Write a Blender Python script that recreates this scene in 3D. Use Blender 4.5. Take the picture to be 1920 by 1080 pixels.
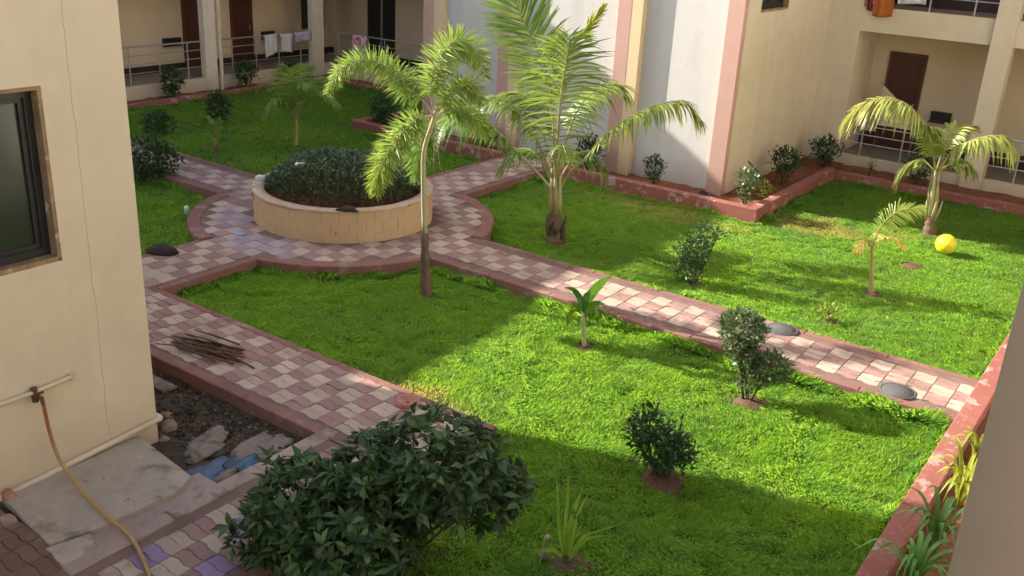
import bpy, math, random
import numpy as np
from mathutils import Vector, Matrix

# ------------------------------------------------------------------ clear, camera, light
for o in list(bpy.data.objects):
    bpy.data.objects.remove(o, do_unlink=True)
S = bpy.context.scene
COL = S.collection
RNG = np.random.default_rng(11)
random.seed(5)
R = math.radians

yaw, pit, roll = R(124.74735714), R(21.36226509), R(3.10755373)
EYE = Vector((0, 0, 5.4))
fw = Vector((math.cos(pit)*math.cos(yaw), math.cos(pit)*math.sin(yaw), -math.sin(pit)))
r0 = Vector((math.sin(yaw), -math.cos(yaw), 0))
u0 = r0.cross(fw)
rt = r0*math.cos(roll) + u0*math.sin(roll)
up = -r0*math.sin(roll) + u0*math.cos(roll)
cam = bpy.data.cameras.new('camera')
cam.sensor_width = 36
cam.lens = 1819.71/1920*36
cam.clip_start = 0.05
cam.clip_end = 2000
camo = bpy.data.objects.new('camera', cam)
COL.objects.link(camo)
M = Matrix((rt, up, -fw)).transposed().to_4x4()
M.translation = EYE
camo.matrix_world = M
S.camera = camo

SUN_EL, SUN_AZ = R(30.0), R(15.0)           # light travels along +x and a little +y
w = bpy.data.worlds.new('World')
S.world = w
w.use_nodes = True
nt = w.node_tree
bg = nt.nodes['Background']
sky = nt.nodes.new('ShaderNodeTexSky')
sky.sky_type = 'NISHITA'
sky.sun_disc = False
sky.sun_elevation = SUN_EL
sky.sun_rotation = R(255)
sky.air_density = 1.0
sky.dust_density = 3.0
nt.links.new(sky.outputs[0], bg.inputs[0])
bg.inputs[1].default_value = 0.122
sl = bpy.data.lights.new('sun', 'SUN')
sl.energy = 3.9
sl.angle = R(0.55)
sl.color = (1.0, 0.93, 0.82)
so = bpy.data.objects.new('sun', sl)
COL.objects.link(so)
ld = Vector((math.cos(SUN_EL)*math.cos(SUN_AZ), math.cos(SUN_EL)*math.sin(SUN_AZ), -math.sin(SUN_EL)))
so.rotation_euler = (-ld).to_track_quat('Z', 'Y').to_euler()
so.location = (-30, -8, 30)
S.view_settings.view_transform = 'Standard'
S.view_settings.look = 'None'
S.view_settings.gamma = 1
S.view_settings.use_curve_mapping = False
S.view_settings.exposure = 1.5

# ------------------------------------------------------------------ materials
def mat(name, col, rough=0.8, spec=0.3, noise=None, bump=None, rand=0.0, tint=False, trans=0.0,
        stain=None, metal=0.0, extra=None, tcol=None):
    m = bpy.data.materials.new(name)
    m.use_nodes = True
    t = m.node_tree
    N, L = t.nodes, t.links
    b = N['Principled BSDF']
    b.inputs['Roughness'].default_value = rough
    b.inputs['Specular IOR Level'].default_value = spec
    b.inputs['Metallic'].default_value = metal
    geo = N.new('ShaderNodeNewGeometry')
    rgb = N.new('ShaderNodeRGB')
    rgb.outputs[0].default_value = (*col, 1)
    out = rgb.outputs[0]

    def nz(scale, detail=4.0, rough_=0.6):
        n = N.new('ShaderNodeTexNoise')
        n.inputs['Scale'].default_value = scale
        n.inputs['Detail'].default_value = detail
        n.inputs['Roughness'].default_value = rough_
        L.new(geo.outputs['Position'], n.inputs['Vector'])
        return n

    def ramp(src, a, b_, lo, hi):
        r = N.new('ShaderNodeMapRange')
        r.inputs[1].default_value = a
        r.inputs[2].default_value = b_
        r.inputs[3].default_value = lo
        r.inputs[4].default_value = hi
        L.new(src, r.inputs[0])
        return r.outputs[0]

    def mul(c, f):
        x = N.new('ShaderNodeVectorMath')
        x.operation = 'SCALE'
        L.new(c, x.inputs[0])
        L.new(f, x.inputs['Scale'])
        return x.outputs[0]

    def mix(c, c2, f):
        x = N.new('ShaderNodeMix')
        x.data_type = 'RGBA'
        L.new(f, x.inputs[0])
        L.new(c, x.inputs[6])
        x.inputs[7].default_value = (*c2, 1)
        return x.outputs[2]
    if tint:
        a = N.new('ShaderNodeAttribute')
        a.attribute_name = 'tint'
        x = N.new('ShaderNodeVectorMath')
        x.operation = 'MULTIPLY'
        L.new(out, x.inputs[0])
        L.new(a.outputs['Color'], x.inputs[1])
        out = x.outputs[0]
    if noise:
        for sc, am in (noise if isinstance(noise, list) else [noise]):
            out = mul(out, ramp(nz(sc).outputs[0], 0.25, 0.75, 1-am, 1+am))
    if rand:
        oi = N.new('ShaderNodeObjectInfo')
        out = mul(out, ramp(oi.outputs['Random'], 0, 1, 1-rand, 1+rand))
    if stain:                               # (colour, noise scale, threshold, width, strength)
        for c2, sc, th, wd, st in stain:
            out = mix(out, c2, ramp(nz(sc, 6, 0.65).outputs[0], th, th+wd, 0, st))
    if extra:
        out = extra(N, L, geo, out, nz, ramp, mix, mul)
    L.new(out, b.inputs['Base Color'])
    if bump:
        bm = N.new('ShaderNodeBump')
        bm.inputs['Strength'].default_value = bump[1]
        bm.inputs['Distance'].default_value = bump[2] if len(bump) > 2 else 0.01
        L.new(nz(bump[0], 6).outputs[0], bm.inputs['Height'])
        L.new(bm.outputs[0], b.inputs['Normal'])
    if trans:
        tr = N.new('ShaderNodeBsdfTranslucent')
        tc = out
        if tcol:                             # light that comes through a leaf is yellower than light off it
            x = N.new('ShaderNodeVectorMath')
            x.operation = 'MULTIPLY'
            L.new(out, x.inputs[0])
            x.inputs[1].default_value = tcol
            tc = x.outputs[0]
        L.new(tc, tr.inputs['Color'])
        ms = N.new('ShaderNodeMixShader')
        ms.inputs[0].default_value = trans
        L.new(b.outputs[0], ms.inputs[1])
        L.new(tr.outputs[0], ms.inputs[2])
        L.new(ms.outputs[0], N['Material Output'].inputs[0])
    return m

def vmask(N, L, geo, centre, radii):
    """1 at a centre, 0 outside an ellipsoid, for a stain with a place of its own"""
    mp = N.new('ShaderNodeMapping')
    mp.vector_type = 'POINT'
    mp.inputs['Location'].default_value = tuple(-c/r_ for c, r_ in zip(centre, radii))
    mp.inputs['Scale'].default_value = tuple(1/r_ for r_ in radii)
    L.new(geo.outputs['Position'], mp.inputs[0])
    ln = N.new('ShaderNodeVectorMath')
    ln.operation = 'LENGTH'
    L.new(mp.outputs[0], ln.inputs[0])
    return ln.outputs['Value']

def stains(lst):
    """list of (centre, radii, colour, strength): each a ragged blot"""
    def f(N, L, geo, out, nz, ramp, mix, mul):
        for i, (c, r_, col, st) in enumerate(lst):
            d = vmask(N, L, geo, c, r_)
            n = nz(3.0 + i*0.7, 6)
            ad = N.new('ShaderNodeMath')
            ad.operation = 'MULTIPLY_ADD'
            L.new(n.outputs[0], ad.inputs[0])
            ad.inputs[1].default_value = 1.4
            L.new(d, ad.inputs[2])
            out = mix(out, col, ramp(ad.outputs[0], 1.05, 1.7, st, 0))
        return out
    return f

def cracks(lst):
    """hairline cracks in a rendered wall: (axis index, position, half width, wobble)"""
    def f(N, L, geo, out, nz, ramp, mix, mul):
        sp = N.new('ShaderNodeSeparateXYZ')
        L.new(geo.outputs['Position'], sp.inputs[0])
        for ax, pos, hw, wob in lst:
            n = nz(1.3, 8, 0.6)
            a = N.new('ShaderNodeMath')
            a.operation = 'MULTIPLY_ADD'
            L.new(n.outputs[0], a.inputs[0])
            a.inputs[1].default_value = wob
            L.new(sp.outputs[ax], a.inputs[2])
            s = N.new('ShaderNodeMath')
            s.operation = 'SUBTRACT'
            L.new(a.outputs[0], s.inputs[0])
            s.inputs[1].default_value = pos + wob*0.5
            b = N.new('ShaderNodeMath')
            b.operation = 'ABSOLUTE'
            L.new(s.outputs[0], b.inputs[0])
            out = mix(out, (0.16, 0.12, 0.08), ramp(b.outputs[0], hw*0.3, hw, 0.6, 0))
        return out
    return f

def grime(N, L, geo, out, nz, ramp, mix, mul):
    """splash dirt on the foot of a wall"""
    sp = N.new('ShaderNodeSeparateXYZ')
    L.new(geo.outputs['Position'], sp.inputs[0])
    n = nz(2.2, 6)
    a = N.new('ShaderNodeMath')
    a.operation = 'MULTIPLY_ADD'
    L.new(n.outputs[0], a.inputs[0])
    a.inputs[1].default_value = -0.9
    L.new(sp.outputs[2], a.inputs[2])
    return mix(out, (0.30, 0.20, 0.12), ramp(a.outputs[0], -0.5, 0.25, 0.45, 0))

def streaks(N, L, geo, out, nz, ramp, mix, mul):
    """old rain runs and patched paint"""
    mp = N.new('ShaderNodeMapping')
    mp.inputs['Scale'].default_value = (2.6, 2.6, 0.22)
    L.new(geo.outputs['Position'], mp.inputs[0])
    n = N.new('ShaderNodeTexNoise')
    n.inputs['Scale'].default_value = 1.0
    n.inputs['Detail'].default_value = 6
    L.new(mp.outputs[0], n.inputs['Vector'])
    out = mul(out, ramp(n.outputs[0], 0.50, 0.75, 1.0, 0.90))
    return mul(out, ramp(nz(0.9, 3).outputs[0], 0.52, 0.56, 1.0, 0.965))

def chain(*fs):
    def f(*a):
        a = list(a)
        for g in fs:
            a[3] = g(*a)
        return a[3]
    return f

CREAM = (0.66, 0.565, 0.41)
m_cream_front = mat('cream_render_front', CREAM, 0.85, 0.2, [(0.5, 0.05), (2.2, 0.035)], (35, 0.12, 0.004),
                    extra=chain(streaks, cracks([(1, 4.63, 0.0042, 0.10), (1, 3.2, 0.003, 0.12)]), grime))
m_cream = mat('cream_render', CREAM, 0.85, 0.2, [(0.4, 0.05), (2.5, 0.03)], (30, 0.1, 0.004), extra=chain(streaks, grime))
m_colw = mat('pale_column_paint', (0.72, 0.63, 0.51), 0.85, 0.2, [(0.5, 0.05), (3, 0.03)], extra=chain(streaks, grime))
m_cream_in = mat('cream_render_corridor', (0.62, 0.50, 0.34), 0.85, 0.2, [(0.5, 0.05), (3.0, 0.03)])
m_white = mat('white_render', (0.62, 0.60, 0.565), 0.85, 0.2, [(0.35, 0.035), (3.0, 0.02)], (28, 0.1, 0.004), extra=chain(streaks, grime))
m_pink = mat('pink_paint', (0.55, 0.345, 0.285), 0.8, 0.2, [(0.6, 0.06), (5, 0.03)], extra=grime)
m_buff = mat('buff_paint', (0.70, 0.55, 0.34), 0.8, 0.2, [(0.6, 0.05)], extra=grime)
m_red = mat('red_oxide_paint', (0.28, 0.098, 0.076), 0.7, 0.3, [(1.2, 0.10), (9, 0.07)], (40, 0.2, 0.004),
            stain=[((0.42, 0.33, 0.27), 3.2, 0.57, 0.05, 0.75), ((0.40, 0.32, 0.27), 9.0, 0.60, 0.05, 0.65), ((0.10, 0.05, 0.04), 2.0, 0.62, 0.12, 0.5)])
m_soil = mat('red_soil', (0.20, 0.085, 0.045), 0.95, 0.1, [(2, 0.25), (14, 0.25)], (18, 0.7, 0.03))
m_saucer = mat('dug_soil', (0.125, 0.08, 0.052), 0.95, 0.1, [(3, 0.3), (14, 0.3)], (18, 0.8, 0.03))
m_lawnsoil = mat('lawn_soil', (0.07, 0.085, 0.02), 0.95, 0.1, [(1.5, 0.25), (12, 0.25)], (20, 0.6, 0.02))
m_dirt = mat('dark_wet_dirt', (0.06, 0.043, 0.028), 0.9, 0.25, [(1.2, 0.3), (10, 0.35)], (14, 0.8, 0.03))
m_steel = mat('brushed_steel', (0.45, 0.43, 0.41), 0.4, 0.5, metal=0.6)
m_door = mat('dark_wood', (0.075, 0.026, 0.016), 0.45, 0.4, [(4, 0.2)])
m_doorframe = mat('door_frame_wood', (0.12, 0.035, 0.02), 0.45, 0.4, [(4, 0.2)])
m_skirt = mat('dark_granite_skirting', (0.045, 0.022, 0.018), 0.35, 0.5, [(12, 0.2)])
m_floor = mat('corridor_floor_tile', (0.24, 0.19, 0.145), 0.5, 0.4, [(2, 0.08)])
m_black = mat('black_frame', (0.018, 0.017, 0.016), 0.4, 0.5, [(8, 0.3)],
              stain=[((0.35, 0.33, 0.3), 9.0, 0.70, 0.03, 0.6)])
m_glass = mat('dark_green_glass', (0.034, 0.046, 0.028), 0.12, 0.5, [(1.0, 0.12)],
              stain=[((0.3, 0.32, 0.28), 16.0, 0.735, 0.02, 0.5)])
m_putty = mat('bare_mortar_reveal', (0.30, 0.20, 0.11), 0.9, 0.1, [(7, 0.3)],
              stain=[((0.6, 0.52, 0.4), 6.0, 0.56, 0.08, 0.8)])
m_conc = mat('grey_concrete', (0.34, 0.275, 0.225), 0.9, 0.15, [(1.4, 0.12), (10, 0.1)], (22, 0.35, 0.008),
             stain=[((0.13, 0.09, 0.06), 2.4, 0.56, 0.14, 0.7)])
m_slab = mat('rough_stone_slab', (0.40, 0.335, 0.27), 0.85, 0.2, [(1.3, 0.14), (8, 0.10), (40, 0.08)], (16, 0.5, 0.01),
             stain=[((0.16, 0.12, 0.095), 2.2, 0.52, 0.10, 0.7), ((0.50, 0.46, 0.42), 6.0, 0.60, 0.08, 0.5), ((0.09, 0.06, 0.045), 11.0, 0.66, 0.05, 0.7)])
m_mortar = mat('path_bedding', (0.20, 0.13, 0.11), 0.95, 0.1, [(4, 0.2)])
DYE = [((-11.6, 9.75, 0.2), (1.0, 0.55, 0.5), (0.36, 0.32, 0.42), 0.5),
       ((-12.9, 10.6, 0.2), (0.7, 0.9, 0.5), (0.35, 0.31, 0.42), 0.45)]
MUD = [((-7.0, 3.1, 0.2), (1.1, 0.9, 0.8), (0.15, 0.09, 0.06), 0.9),
       ((-6.75, 4.2, 0.2), (0.45, 0.8, 0.8), (0.20, 0.14, 0.11), 0.85)]
pv = dict(rough=0.85, spec=0.2, noise=[(1.1, 0.10), (24, 0.10)], bump=(60, 0.25, 0.004), rand=0.13)
DARK = [((0.12, 0.075, 0.06), 1.7, 0.55, 0.14, 0.45), ((0.40, 0.33, 0.28), 2.9, 0.60, 0.10, 0.4)]
m_pcream = mat('paver_cream', (0.45, 0.345, 0.27), stain=DARK, extra=stains(DYE+MUD), **pv)
m_pred = mat('paver_red', (0.32, 0.195, 0.17), stain=DARK, extra=stains(DYE+MUD), **pv)
m_ppurple = mat('paver_purple', (0.27, 0.20, 0.31), extra=stains(MUD), **pv)
m_pyellow = mat('paver_yellow', (0.52, 0.30, 0.07), extra=stains(MUD), **pv)
m_curb = mat('grey_pink_curb', (0.36, 0.27, 0.235), 0.9, 0.15, [(1.4, 0.12), (12, 0.1)], (30, 0.3, 0.006),
             stain=[((0.14, 0.095, 0.07), 2.6, 0.52, 0.10, 0.65), ((0.46, 0.40, 0.35), 6.5, 0.60, 0.08, 0.5)])
m_edge = mat('path_edging_concrete', (0.245, 0.12, 0.10), 0.85, 0.2, [(1.3, 0.12), (14, 0.10)], (40, 0.3, 0.004),
             stain=[((0.36, 0.28, 0.24), 2.6, 0.56, 0.10, 0.6)])
m_ring = mat('ochre_painted_ring', (0.60, 0.43, 0.27), 0.8, 0.25, [(1.0, 0.08), (7, 0.05)], (30, 0.15, 0.004),
             stain=[((0.56, 0.37, 0.26), 1.3, 0.55, 0.10, 0.6), ((0.16, 0.07, 0.04), 4.0, 0.70, 0.04, 0.6)])
m_rim = mat('ring_rim_concrete', (0.52, 0.36, 0.25), 0.85, 0.2, [(1.6, 0.12), (12, 0.08)],
            stain=[((0.55, 0.5, 0.44), 2.0, 0.55, 0.06, 0.6), ((0.16, 0.09, 0.06), 3.3, 0.62, 0.06, 0.6)])
m_crack = mat('open_crack', (0.20, 0.11, 0.06), 0.95, 0.1)
m_grass = mat('grass_blade', (0.12, 0.298, 0.046), 0.37, 0.8, tint=True, trans=0.63, tcol=(3.1, 1.95, 1.3))
m_leafdark = mat('glossy_dark_leaf', (0.044, 0.092, 0.028), 0.45, 0.35, tint=True, trans=0.18)
m_leafmid = mat('mid_green_leaf', (0.055, 0.11, 0.035), 0.42, 0.45, tint=True, trans=0.25)
m_hedge = mat('hedge_leaf', (0.085, 0.135, 0.062), 0.4, 0.5, tint=True, trans=0.22)
m_leafpale = mat('silvery_green_leaf', (0.12, 0.18, 0.07), 0.4, 0.5, tint=True, trans=0.25)
m_leafyel = mat('yellow_green_leaf', (0.30, 0.36, 0.05), 0.45, 0.4, tint=True, trans=0.4)
m_palm = mat('palm_leaflet', (0.16, 0.28, 0.06), 0.42, 0.45, tint=True, trans=0.4, tcol=(1.5, 1.3, .9))
m_palmyel = mat('young_palm_leaflet', (0.36, 0.43, 0.12), 0.42, 0.45, tint=True, trans=0.4)
m_fox = mat('foxtail_leaflet', (0.22, 0.36, 0.08), 0.42, 0.45, tint=True, trans=0.4)
m_petiole = mat('palm_petiole', (0.33, 0.28, 0.10), 0.5, 0.4, [(6, 0.2)])
m_petpale = mat('pale_palm_stem', (0.42, 0.37, 0.22), 0.6, 0.3, [(5, 0.15)])
m_bark = mat('palm_bark', (0.17, 0.115, 0.08), 0.95, 0.1, [(5, 0.25), (25, 0.3)], (25, 0.8, 0.02))
m_twig = mat('twig_bark', (0.11, 0.075, 0.05), 0.9, 0.1, [(12, 0.3)])
m_stick = mat('dry_stick', (0.12, 0.075, 0.05), 0.9, 0.1, [(10, 0.3)], rand=0.4)
m_pvc = mat('cream_pvc', (0.62, 0.52, 0.37), 0.5, 0.4, [(3, 0.08)])
m_brass = mat('rusty_tap', (0.14, 0.08, 0.04), 0.5, 0.5, [(20, 0.4)], metal=0.4)
m_cover = mat('grey_cover', (0.10, 0.097, 0.097), 0.7, 0.35, [(5, 0.15), (30, 0.15)], (60, 0.4, 0.004))
m_ball = mat('yellow_ball', (0.78, 0.68, 0.03), 0.4, 0.5, stain=[((0.80, 0.45, 0.03), 4.5, 0.55, 0.06, 0.8)])
m_clothw = mat('white_cloth', (0.74, 0.70, 0.72), 0.9, 0.1, [(6, 0.06)], trans=0.15)
m_clothl = mat('lilac_cloth', (0.56, 0.53, 0.64), 0.9, 0.1, [(14, 0.15)], trans=0.15)
m_clothp = mat('pink_pattern_cloth', (0.72, 0.36, 0.38), 0.9, 0.1,
               stain=[((0.16, 0.05, 0.08), 5.0, 0.55, 0.04, 0.85), ((0.75, 0.66, 0.64), 3.5, 0.53, 0.03, 0.9)])
m_clotho = mat('orange_cloth', (0.42, 0.13, 0.035), 0.9, 0.1, [(6, 0.15)])
m_clothr = mat('maroon_cloth', (0.20, 0.03, 0.045), 0.9, 0.1, [(6, 0.15)])
m_beige = mat('beige_cloth', (0.56, 0.44, 0.28), 0.9, 0.1, [(5, 0.06)])
m_bag = mat('white_plastic', (0.72, 0.72, 0.70), 0.45, 0.4, [(8, 0.1)])
m_blue = mat('blue_tarp', (0.06, 0.09, 0.17), 0.45, 0.4, [(3, 0.25), (16, 0.2)],
             stain=[((0.42, 0.40, 0.46), 3.5, 0.55, 0.08, 0.8), ((0.03, 0.04, 0.04), 4.2, 0.58, 0.08, 0.8)])
m_teal = mat('dark_teal_tarp', (0.018, 0.045, 0.05), 0.5, 0.4, [(6, 0.4)],
             stain=[((0.05, 0.13, 0.22), 4.0, 0.54, 0.05, 0.8)])
m_darkcloth = mat('dark_sacking', (0.055, 0.040, 0.042), 0.9, 0.1, [(8, 0.3)])
m_stone = mat('rubble_stone', (0.13, 0.095, 0.062), 0.9, 0.15, [(9, 0.25)], (30, 0.4, 0.01), tint=True)
m_stonebig = mat('tan_stone', (0.24, 0.165, 0.115), 0.9, 0.15, [(5, 0.25)], (20, 0.5, 0.01))
m_plaster = mat('cement_waste', (0.22, 0.18, 0.145), 0.9, 0.15, [(3, 0.2), (16, 0.25)], (18, 0.7, 0.015),
               stain=[((0.09, 0.065, 0.045), 5.0, 0.50, 0.12, 0.75)])
m_clay = mat('orange_clay', (0.40, 0.19, 0.125), 0.85, 0.2, [(9, 0.25)])
def hose_tint(N, L, geo, out, nz, ramp, mix, mul):
    sp = N.new('ShaderNodeSeparateXYZ')
    L.new(geo.outputs['Position'], sp.inputs[0])
    return mix(out, (0.28, 0.07, 0.015), ramp(sp.outputs[2], 0.45, 0.85, 0, 0.85))
# the hose is older and redder towards the tap end
m_hose_y = mat('yellow_hose', (0.44, 0.27, 0.10), 0.5, 0.4, [(6, 0.12)], extra=hose_tint)
m_gallery = mat('gallery_wall_paint', (0.78, 0.74, 0.67), 0.85, 0.2, [(0.5, 0.05)])
m_pillar = mat('taupe_column_paint', (0.25, 0.195, 0.14), 0.6, 0.3, [(0.9, 0.06), (5, 0.04)], (22, 0.12, 0.004),
               stain=[((0.54, 0.43, 0.32), 6.0, 0.70, 0.03, 0.5)])

# ------------------------------------------------------------------ mesh helpers
OFF = {}

class MB:
    def __init__(s):
        s.v, s.f, s.m = [], [], []

    def add(s, V, F, mi=0):
        n = len(s.v)
        s.v += [tuple(p) for p in V]
        s.f += [tuple(i+n for i in q) for q in F]
        s.m += [mi]*len(F)

    def box(s, x0, x1, y0, y1, z0, z1, mi=0):
        V = [(x, y, z) for z in (z0, z1) for y in (y0, y1) for x in (x0, x1)]
        s.add(V, [(0, 2, 3, 1), (4, 5, 7, 6), (0, 1, 5, 4), (2, 6, 7, 3), (0, 4, 6, 2), (1, 3, 7, 5)], mi)
        return s

    def bbox(s, x0, x1, y0, y1, z0, z1, b=0.01, mi=0):
        """box with chamfered upper edges"""
        V = [(x0, y0, z0), (x1, y0, z0), (x1, y1, z0), (x0, y1, z0),
             (x0, y0, z1-b), (x1, y0, z1-b), (x1, y1, z1-b), (x0, y1, z1-b),
             (x0+b, y0+b, z1), (x1-b, y0+b, z1), (x1-b, y1-b, z1), (x0+b, y1-b, z1)]
        F = [(3, 2, 1, 0), (8, 9, 10, 11)]
        for i in range(4):
            j = (i+1) % 4
            F += [(i, j, 4+j, 4+i), (4+i, 4+j, 8+j, 8+i)]
        s.add(V, F, mi)
        return s

    def prism(s, pts, z0, z1, b=0.0, mi=0, topz=None):
        n = len(pts)
        V = [(x, y, z0) for x, y in pts]
        F = [tuple(range(n-1, -1, -1))]
        if b:
            cx = sum(p[0] for p in pts)/n
            cy = sum(p[1] for p in pts)/n
            V += [(x, y, z1-b) for x, y in pts]
            for x, y in pts:
                d = math.hypot(x-cx, y-cy)
                k = max(0, 1-b/d)
                V.append((cx+(x-cx)*k, cy+(y-cy)*k, z1))
            for i in range(n):
                j = (i+1) % n
                F += [(i, j, n+j, n+i), (n+i, n+j, 2*n+j, 2*n+i)]
            F.append(tuple(range(2*n, 3*n)))
        else:
            V += [(x, y, z1) for x, y in pts]
            for i in range(n):
                j = (i+1) % n
                F.append((i, j, n+j, n+i))
            F.append(tuple(range(n, 2*n)))
        s.add(V, F, mi)
        return s

    def tube(s, P, rad, k=6, mi=0, caps=True):
        P = [Vector(p) for p in P]
        n = len(P)
        if not hasattr(rad, '__len__'):
            rad = [rad]*n
        ref = Vector((0.3, 0.9, 0.2)).normalized()
        V = []
        for i in range(n):
            T = (P[min(i+1, n-1)] - P[max(i-1, 0)])
            if T.length < 1e-9:
                T = Vector((0, 0, 1))
            T.normalize()
            a = ref - T*ref.dot(T)
            if a.length < 0.05:
                ref = Vector((0.9, 0.1, 0.4))
                a = ref - T*ref.dot(T)
            a.normalize()
            ref = a
            b = T.cross(a)
            for j in range(k):
                t = 2*math.pi*j/k
                V.append(P[i] + (a*math.cos(t) + b*math.sin(t))*rad[i])
        F = [(i*k+j, i*k+(j+1) % k, (i+1)*k+(j+1) % k, (i+1)*k+j) for i in range(n-1) for j in range(k)]
        if caps:
            F += [tuple(range(k-1, -1, -1)), tuple(range((n-1)*k, n*k))]
        s.add(V, F, mi)
        return s

    def lathe(s, prof, k=24, cx=0, cy=0, mi=0, a0=0.0, a1=2*math.pi):
        full = abs(a1-a0-2*math.pi) < 1e-6
        n = len(prof)
        kk = k if full else k+1
        V = []
        for j in range(kk):
            t = a0 + (a1-a0)*j/k
            for r_, z in prof:
                V.append((cx+r_*math.cos(t), cy+r_*math.sin(t), z))
        F = []
        for j in range(k):
            jn = (j+1) % kk
            for i in range(n-1):
                F.append((j*n+i, jn*n+i, jn*n+i+1, j*n+i+1))
        s.add(V, F, mi)
        return s

    def wall(s, o, u, nrm, U, z0, z1, openings=(), th=0.2, mi=0, rev=None):
        """slab of wall with openings cut through: o origin, u direction along, nrm outward"""
        rev = mi if rev is None else rev
        o, u, nrm = Vector(o), Vector(u), Vector(nrm)
        us = sorted({0.0, U, *[q for a in openings for q in a[:2]]})
        zs = sorted({z0, z1, *[q for a in openings for q in a[2:4]]})
        us = [q for q in us if 0 <= q <= U]
        zs = [q for q in zs if z0 <= q <= z1]

        def solid(i, j):
            if i < 0 or j < 0 or i >= len(us)-1 or j >= len(zs)-1:
                return False
            cu, cz = (us[i]+us[i+1])/2, (zs[j]+zs[j+1])/2
            return not any(a[0] < cu < a[1] and a[2] < cz < a[3] for a in openings)

        def P(a, z, d):
            return o + u*a + Vector((0, 0, z)) - nrm*d
        flip = u.cross(Vector((0, 0, 1))).dot(nrm) < 0

        def quad(q, m_):
            s.add(q[::-1] if flip else q, [(0, 1, 2, 3)], m_)
        for i in range(len(us)-1):
            for j in range(len(zs)-1):
                if not solid(i, j):
                    continue
                a, b, c, d = us[i], us[i+1], zs[j], zs[j+1]
                quad([P(a, c, 0), P(b, c, 0), P(b, d, 0), P(a, d, 0)], mi)
                quad([P(a, c, th), P(a, d, th), P(b, d, th), P(b, c, th)], mi)
                if not solid(i-1, j):
                    quad([P(a, c, th), P(a, c, 0), P(a, d, 0), P(a, d, th)], rev)
                if not solid(i+1, j):
                    quad([P(b, c, 0), P(b, c, th), P(b, d, th), P(b, d, 0)], rev)
                if not solid(i, j-1):
                    quad([P(a, c, th), P(b, c, th), P(b, c, 0), P(a, c, 0)], rev)
                if not solid(i, j+1):
                    quad([P(a, d, 0), P(b, d, 0), P(b, d, th), P(a, d, th)], rev)
        return s

    def build(s, name, mats, parent=None, smooth=False, world=True):
        me = bpy.data.meshes.new(name)
        off = OFF.get(parent.name, (0, 0, 0)) if (parent and world) else (0, 0, 0)
        V = [(p[0]-off[0], p[1]-off[1], p[2]-off[2]) for p in s.v] if off != (0, 0, 0) else s.v
        me.from_pydata(V, [], s.f)
        for m_ in (mats if isinstance(mats, (list, tuple)) else [mats]):
            me.materials.append(m_)
        me.polygons.foreach_set('material_index', s.m)
        if smooth:
            me.polygons.foreach_set('use_smooth', [True]*len(s.f))
        me.update()
        o = bpy.data.objects.new(name, me)
        COL.objects.link(o)
        if parent:
            o.parent = parent
            OFF[o.name] = off
        return o

def tag(o, label=None, cat=None, group=None, kind=None):
    if label:
        o['label'] = label
    if cat:
        o['category'] = cat
    if group:
        o['group'] = group
    if kind:
        o['kind'] = kind
    return o

def thing(name, label, cat, loc=(0, 0, 0), group=None):
    o = bpy.data.objects.new(name, None)
    o.empty_display_size = 0.2
    COL.objects.link(o)
    o.location = loc
    OFF[o.name] = tuple(loc)
    return tag(o, label, cat, group)

def struct(name, mb, m, **k):
    o = mb.build(name, m, **k)
    o['kind'] = 'structure'
    return o

def mesh_np(name, V, F3, m, tint=None, parent=None, off=(0, 0, 0)):
    """triangle mesh straight from arrays, with a per-vertex colour of the thing itself"""
    me = bpy.data.meshes.new(name)
    V = (V - np.array(off)).astype(np.float32)
    F3 = F3.astype(np.int32)
    me.vertices.add(len(V))
    me.vertices.foreach_set('co', V.ravel())
    me.loops.add(F3.size)
    me.loops.foreach_set('vertex_index', F3.ravel())
    me.polygons.add(len(F3))
    me.polygons.foreach_set('loop_start', np.arange(0, F3.size, 3, dtype=np.int32))
    me.materials.append(m)
    if tint is not None:
        a = me.attributes.new('tint', 'FLOAT_COLOR', 'POINT')
        c = np.ones((len(V), 4), np.float32)
        c[:, :3] = tint
        a.data.foreach_set('color', c.ravel())
    me.update()
    me.validate()
    o = bpy.data.objects.new(name, me)
    COL.objects.link(o)
    if parent:
        o.parent = parent
        OFF[o.name] = tuple(off)
    return o

def unit(a):
    return a/np.maximum(np.linalg.norm(a, axis=-1, keepdims=True), 1e-9)

LEAF4 = (np.array([(0, 0, 0), (.42, .5, .12), (.42, -.5, .12), (.45, 0, 0), (1, 0, -.10)], float),
         np.array([(0, 3, 1), (0, 2, 3), (1, 3, 4), (3, 2, 4)]))
LEAF2 = (np.array([(0, 0, 0), (.45, .5, .10), (.45, -.5, .10), (1, 0, -.05)], float),
         np.array([(0, 2, 1), (1, 2, 3)]))

def scatter(T, P, A, Nn, Ls, Ws):
    """copies of a leaf template: P roots, A axis, Nn rough normal, lengths, widths"""
    tv, tf = T
    A = unit(A)
    B = unit(np.cross(Nn, A))
    C = np.cross(A, B)
    V = (P[:, None, :] + A[:, None, :]*(tv[None, :, 0:1]*Ls[:, None, None])
         + B[:, None, :]*(tv[None, :, 1:2]*Ws[:, None, None])
         + C[:, None, :]*(tv[None, :, 2:3]*Ls[:, None, None]*0.6))
    n, k = len(P), len(tv)
    F = (tf[None, :, :] + (np.arange(n)*k)[:, None, None]).reshape(-1, 3)
    return V.reshape(-1, 3), F, k

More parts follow.
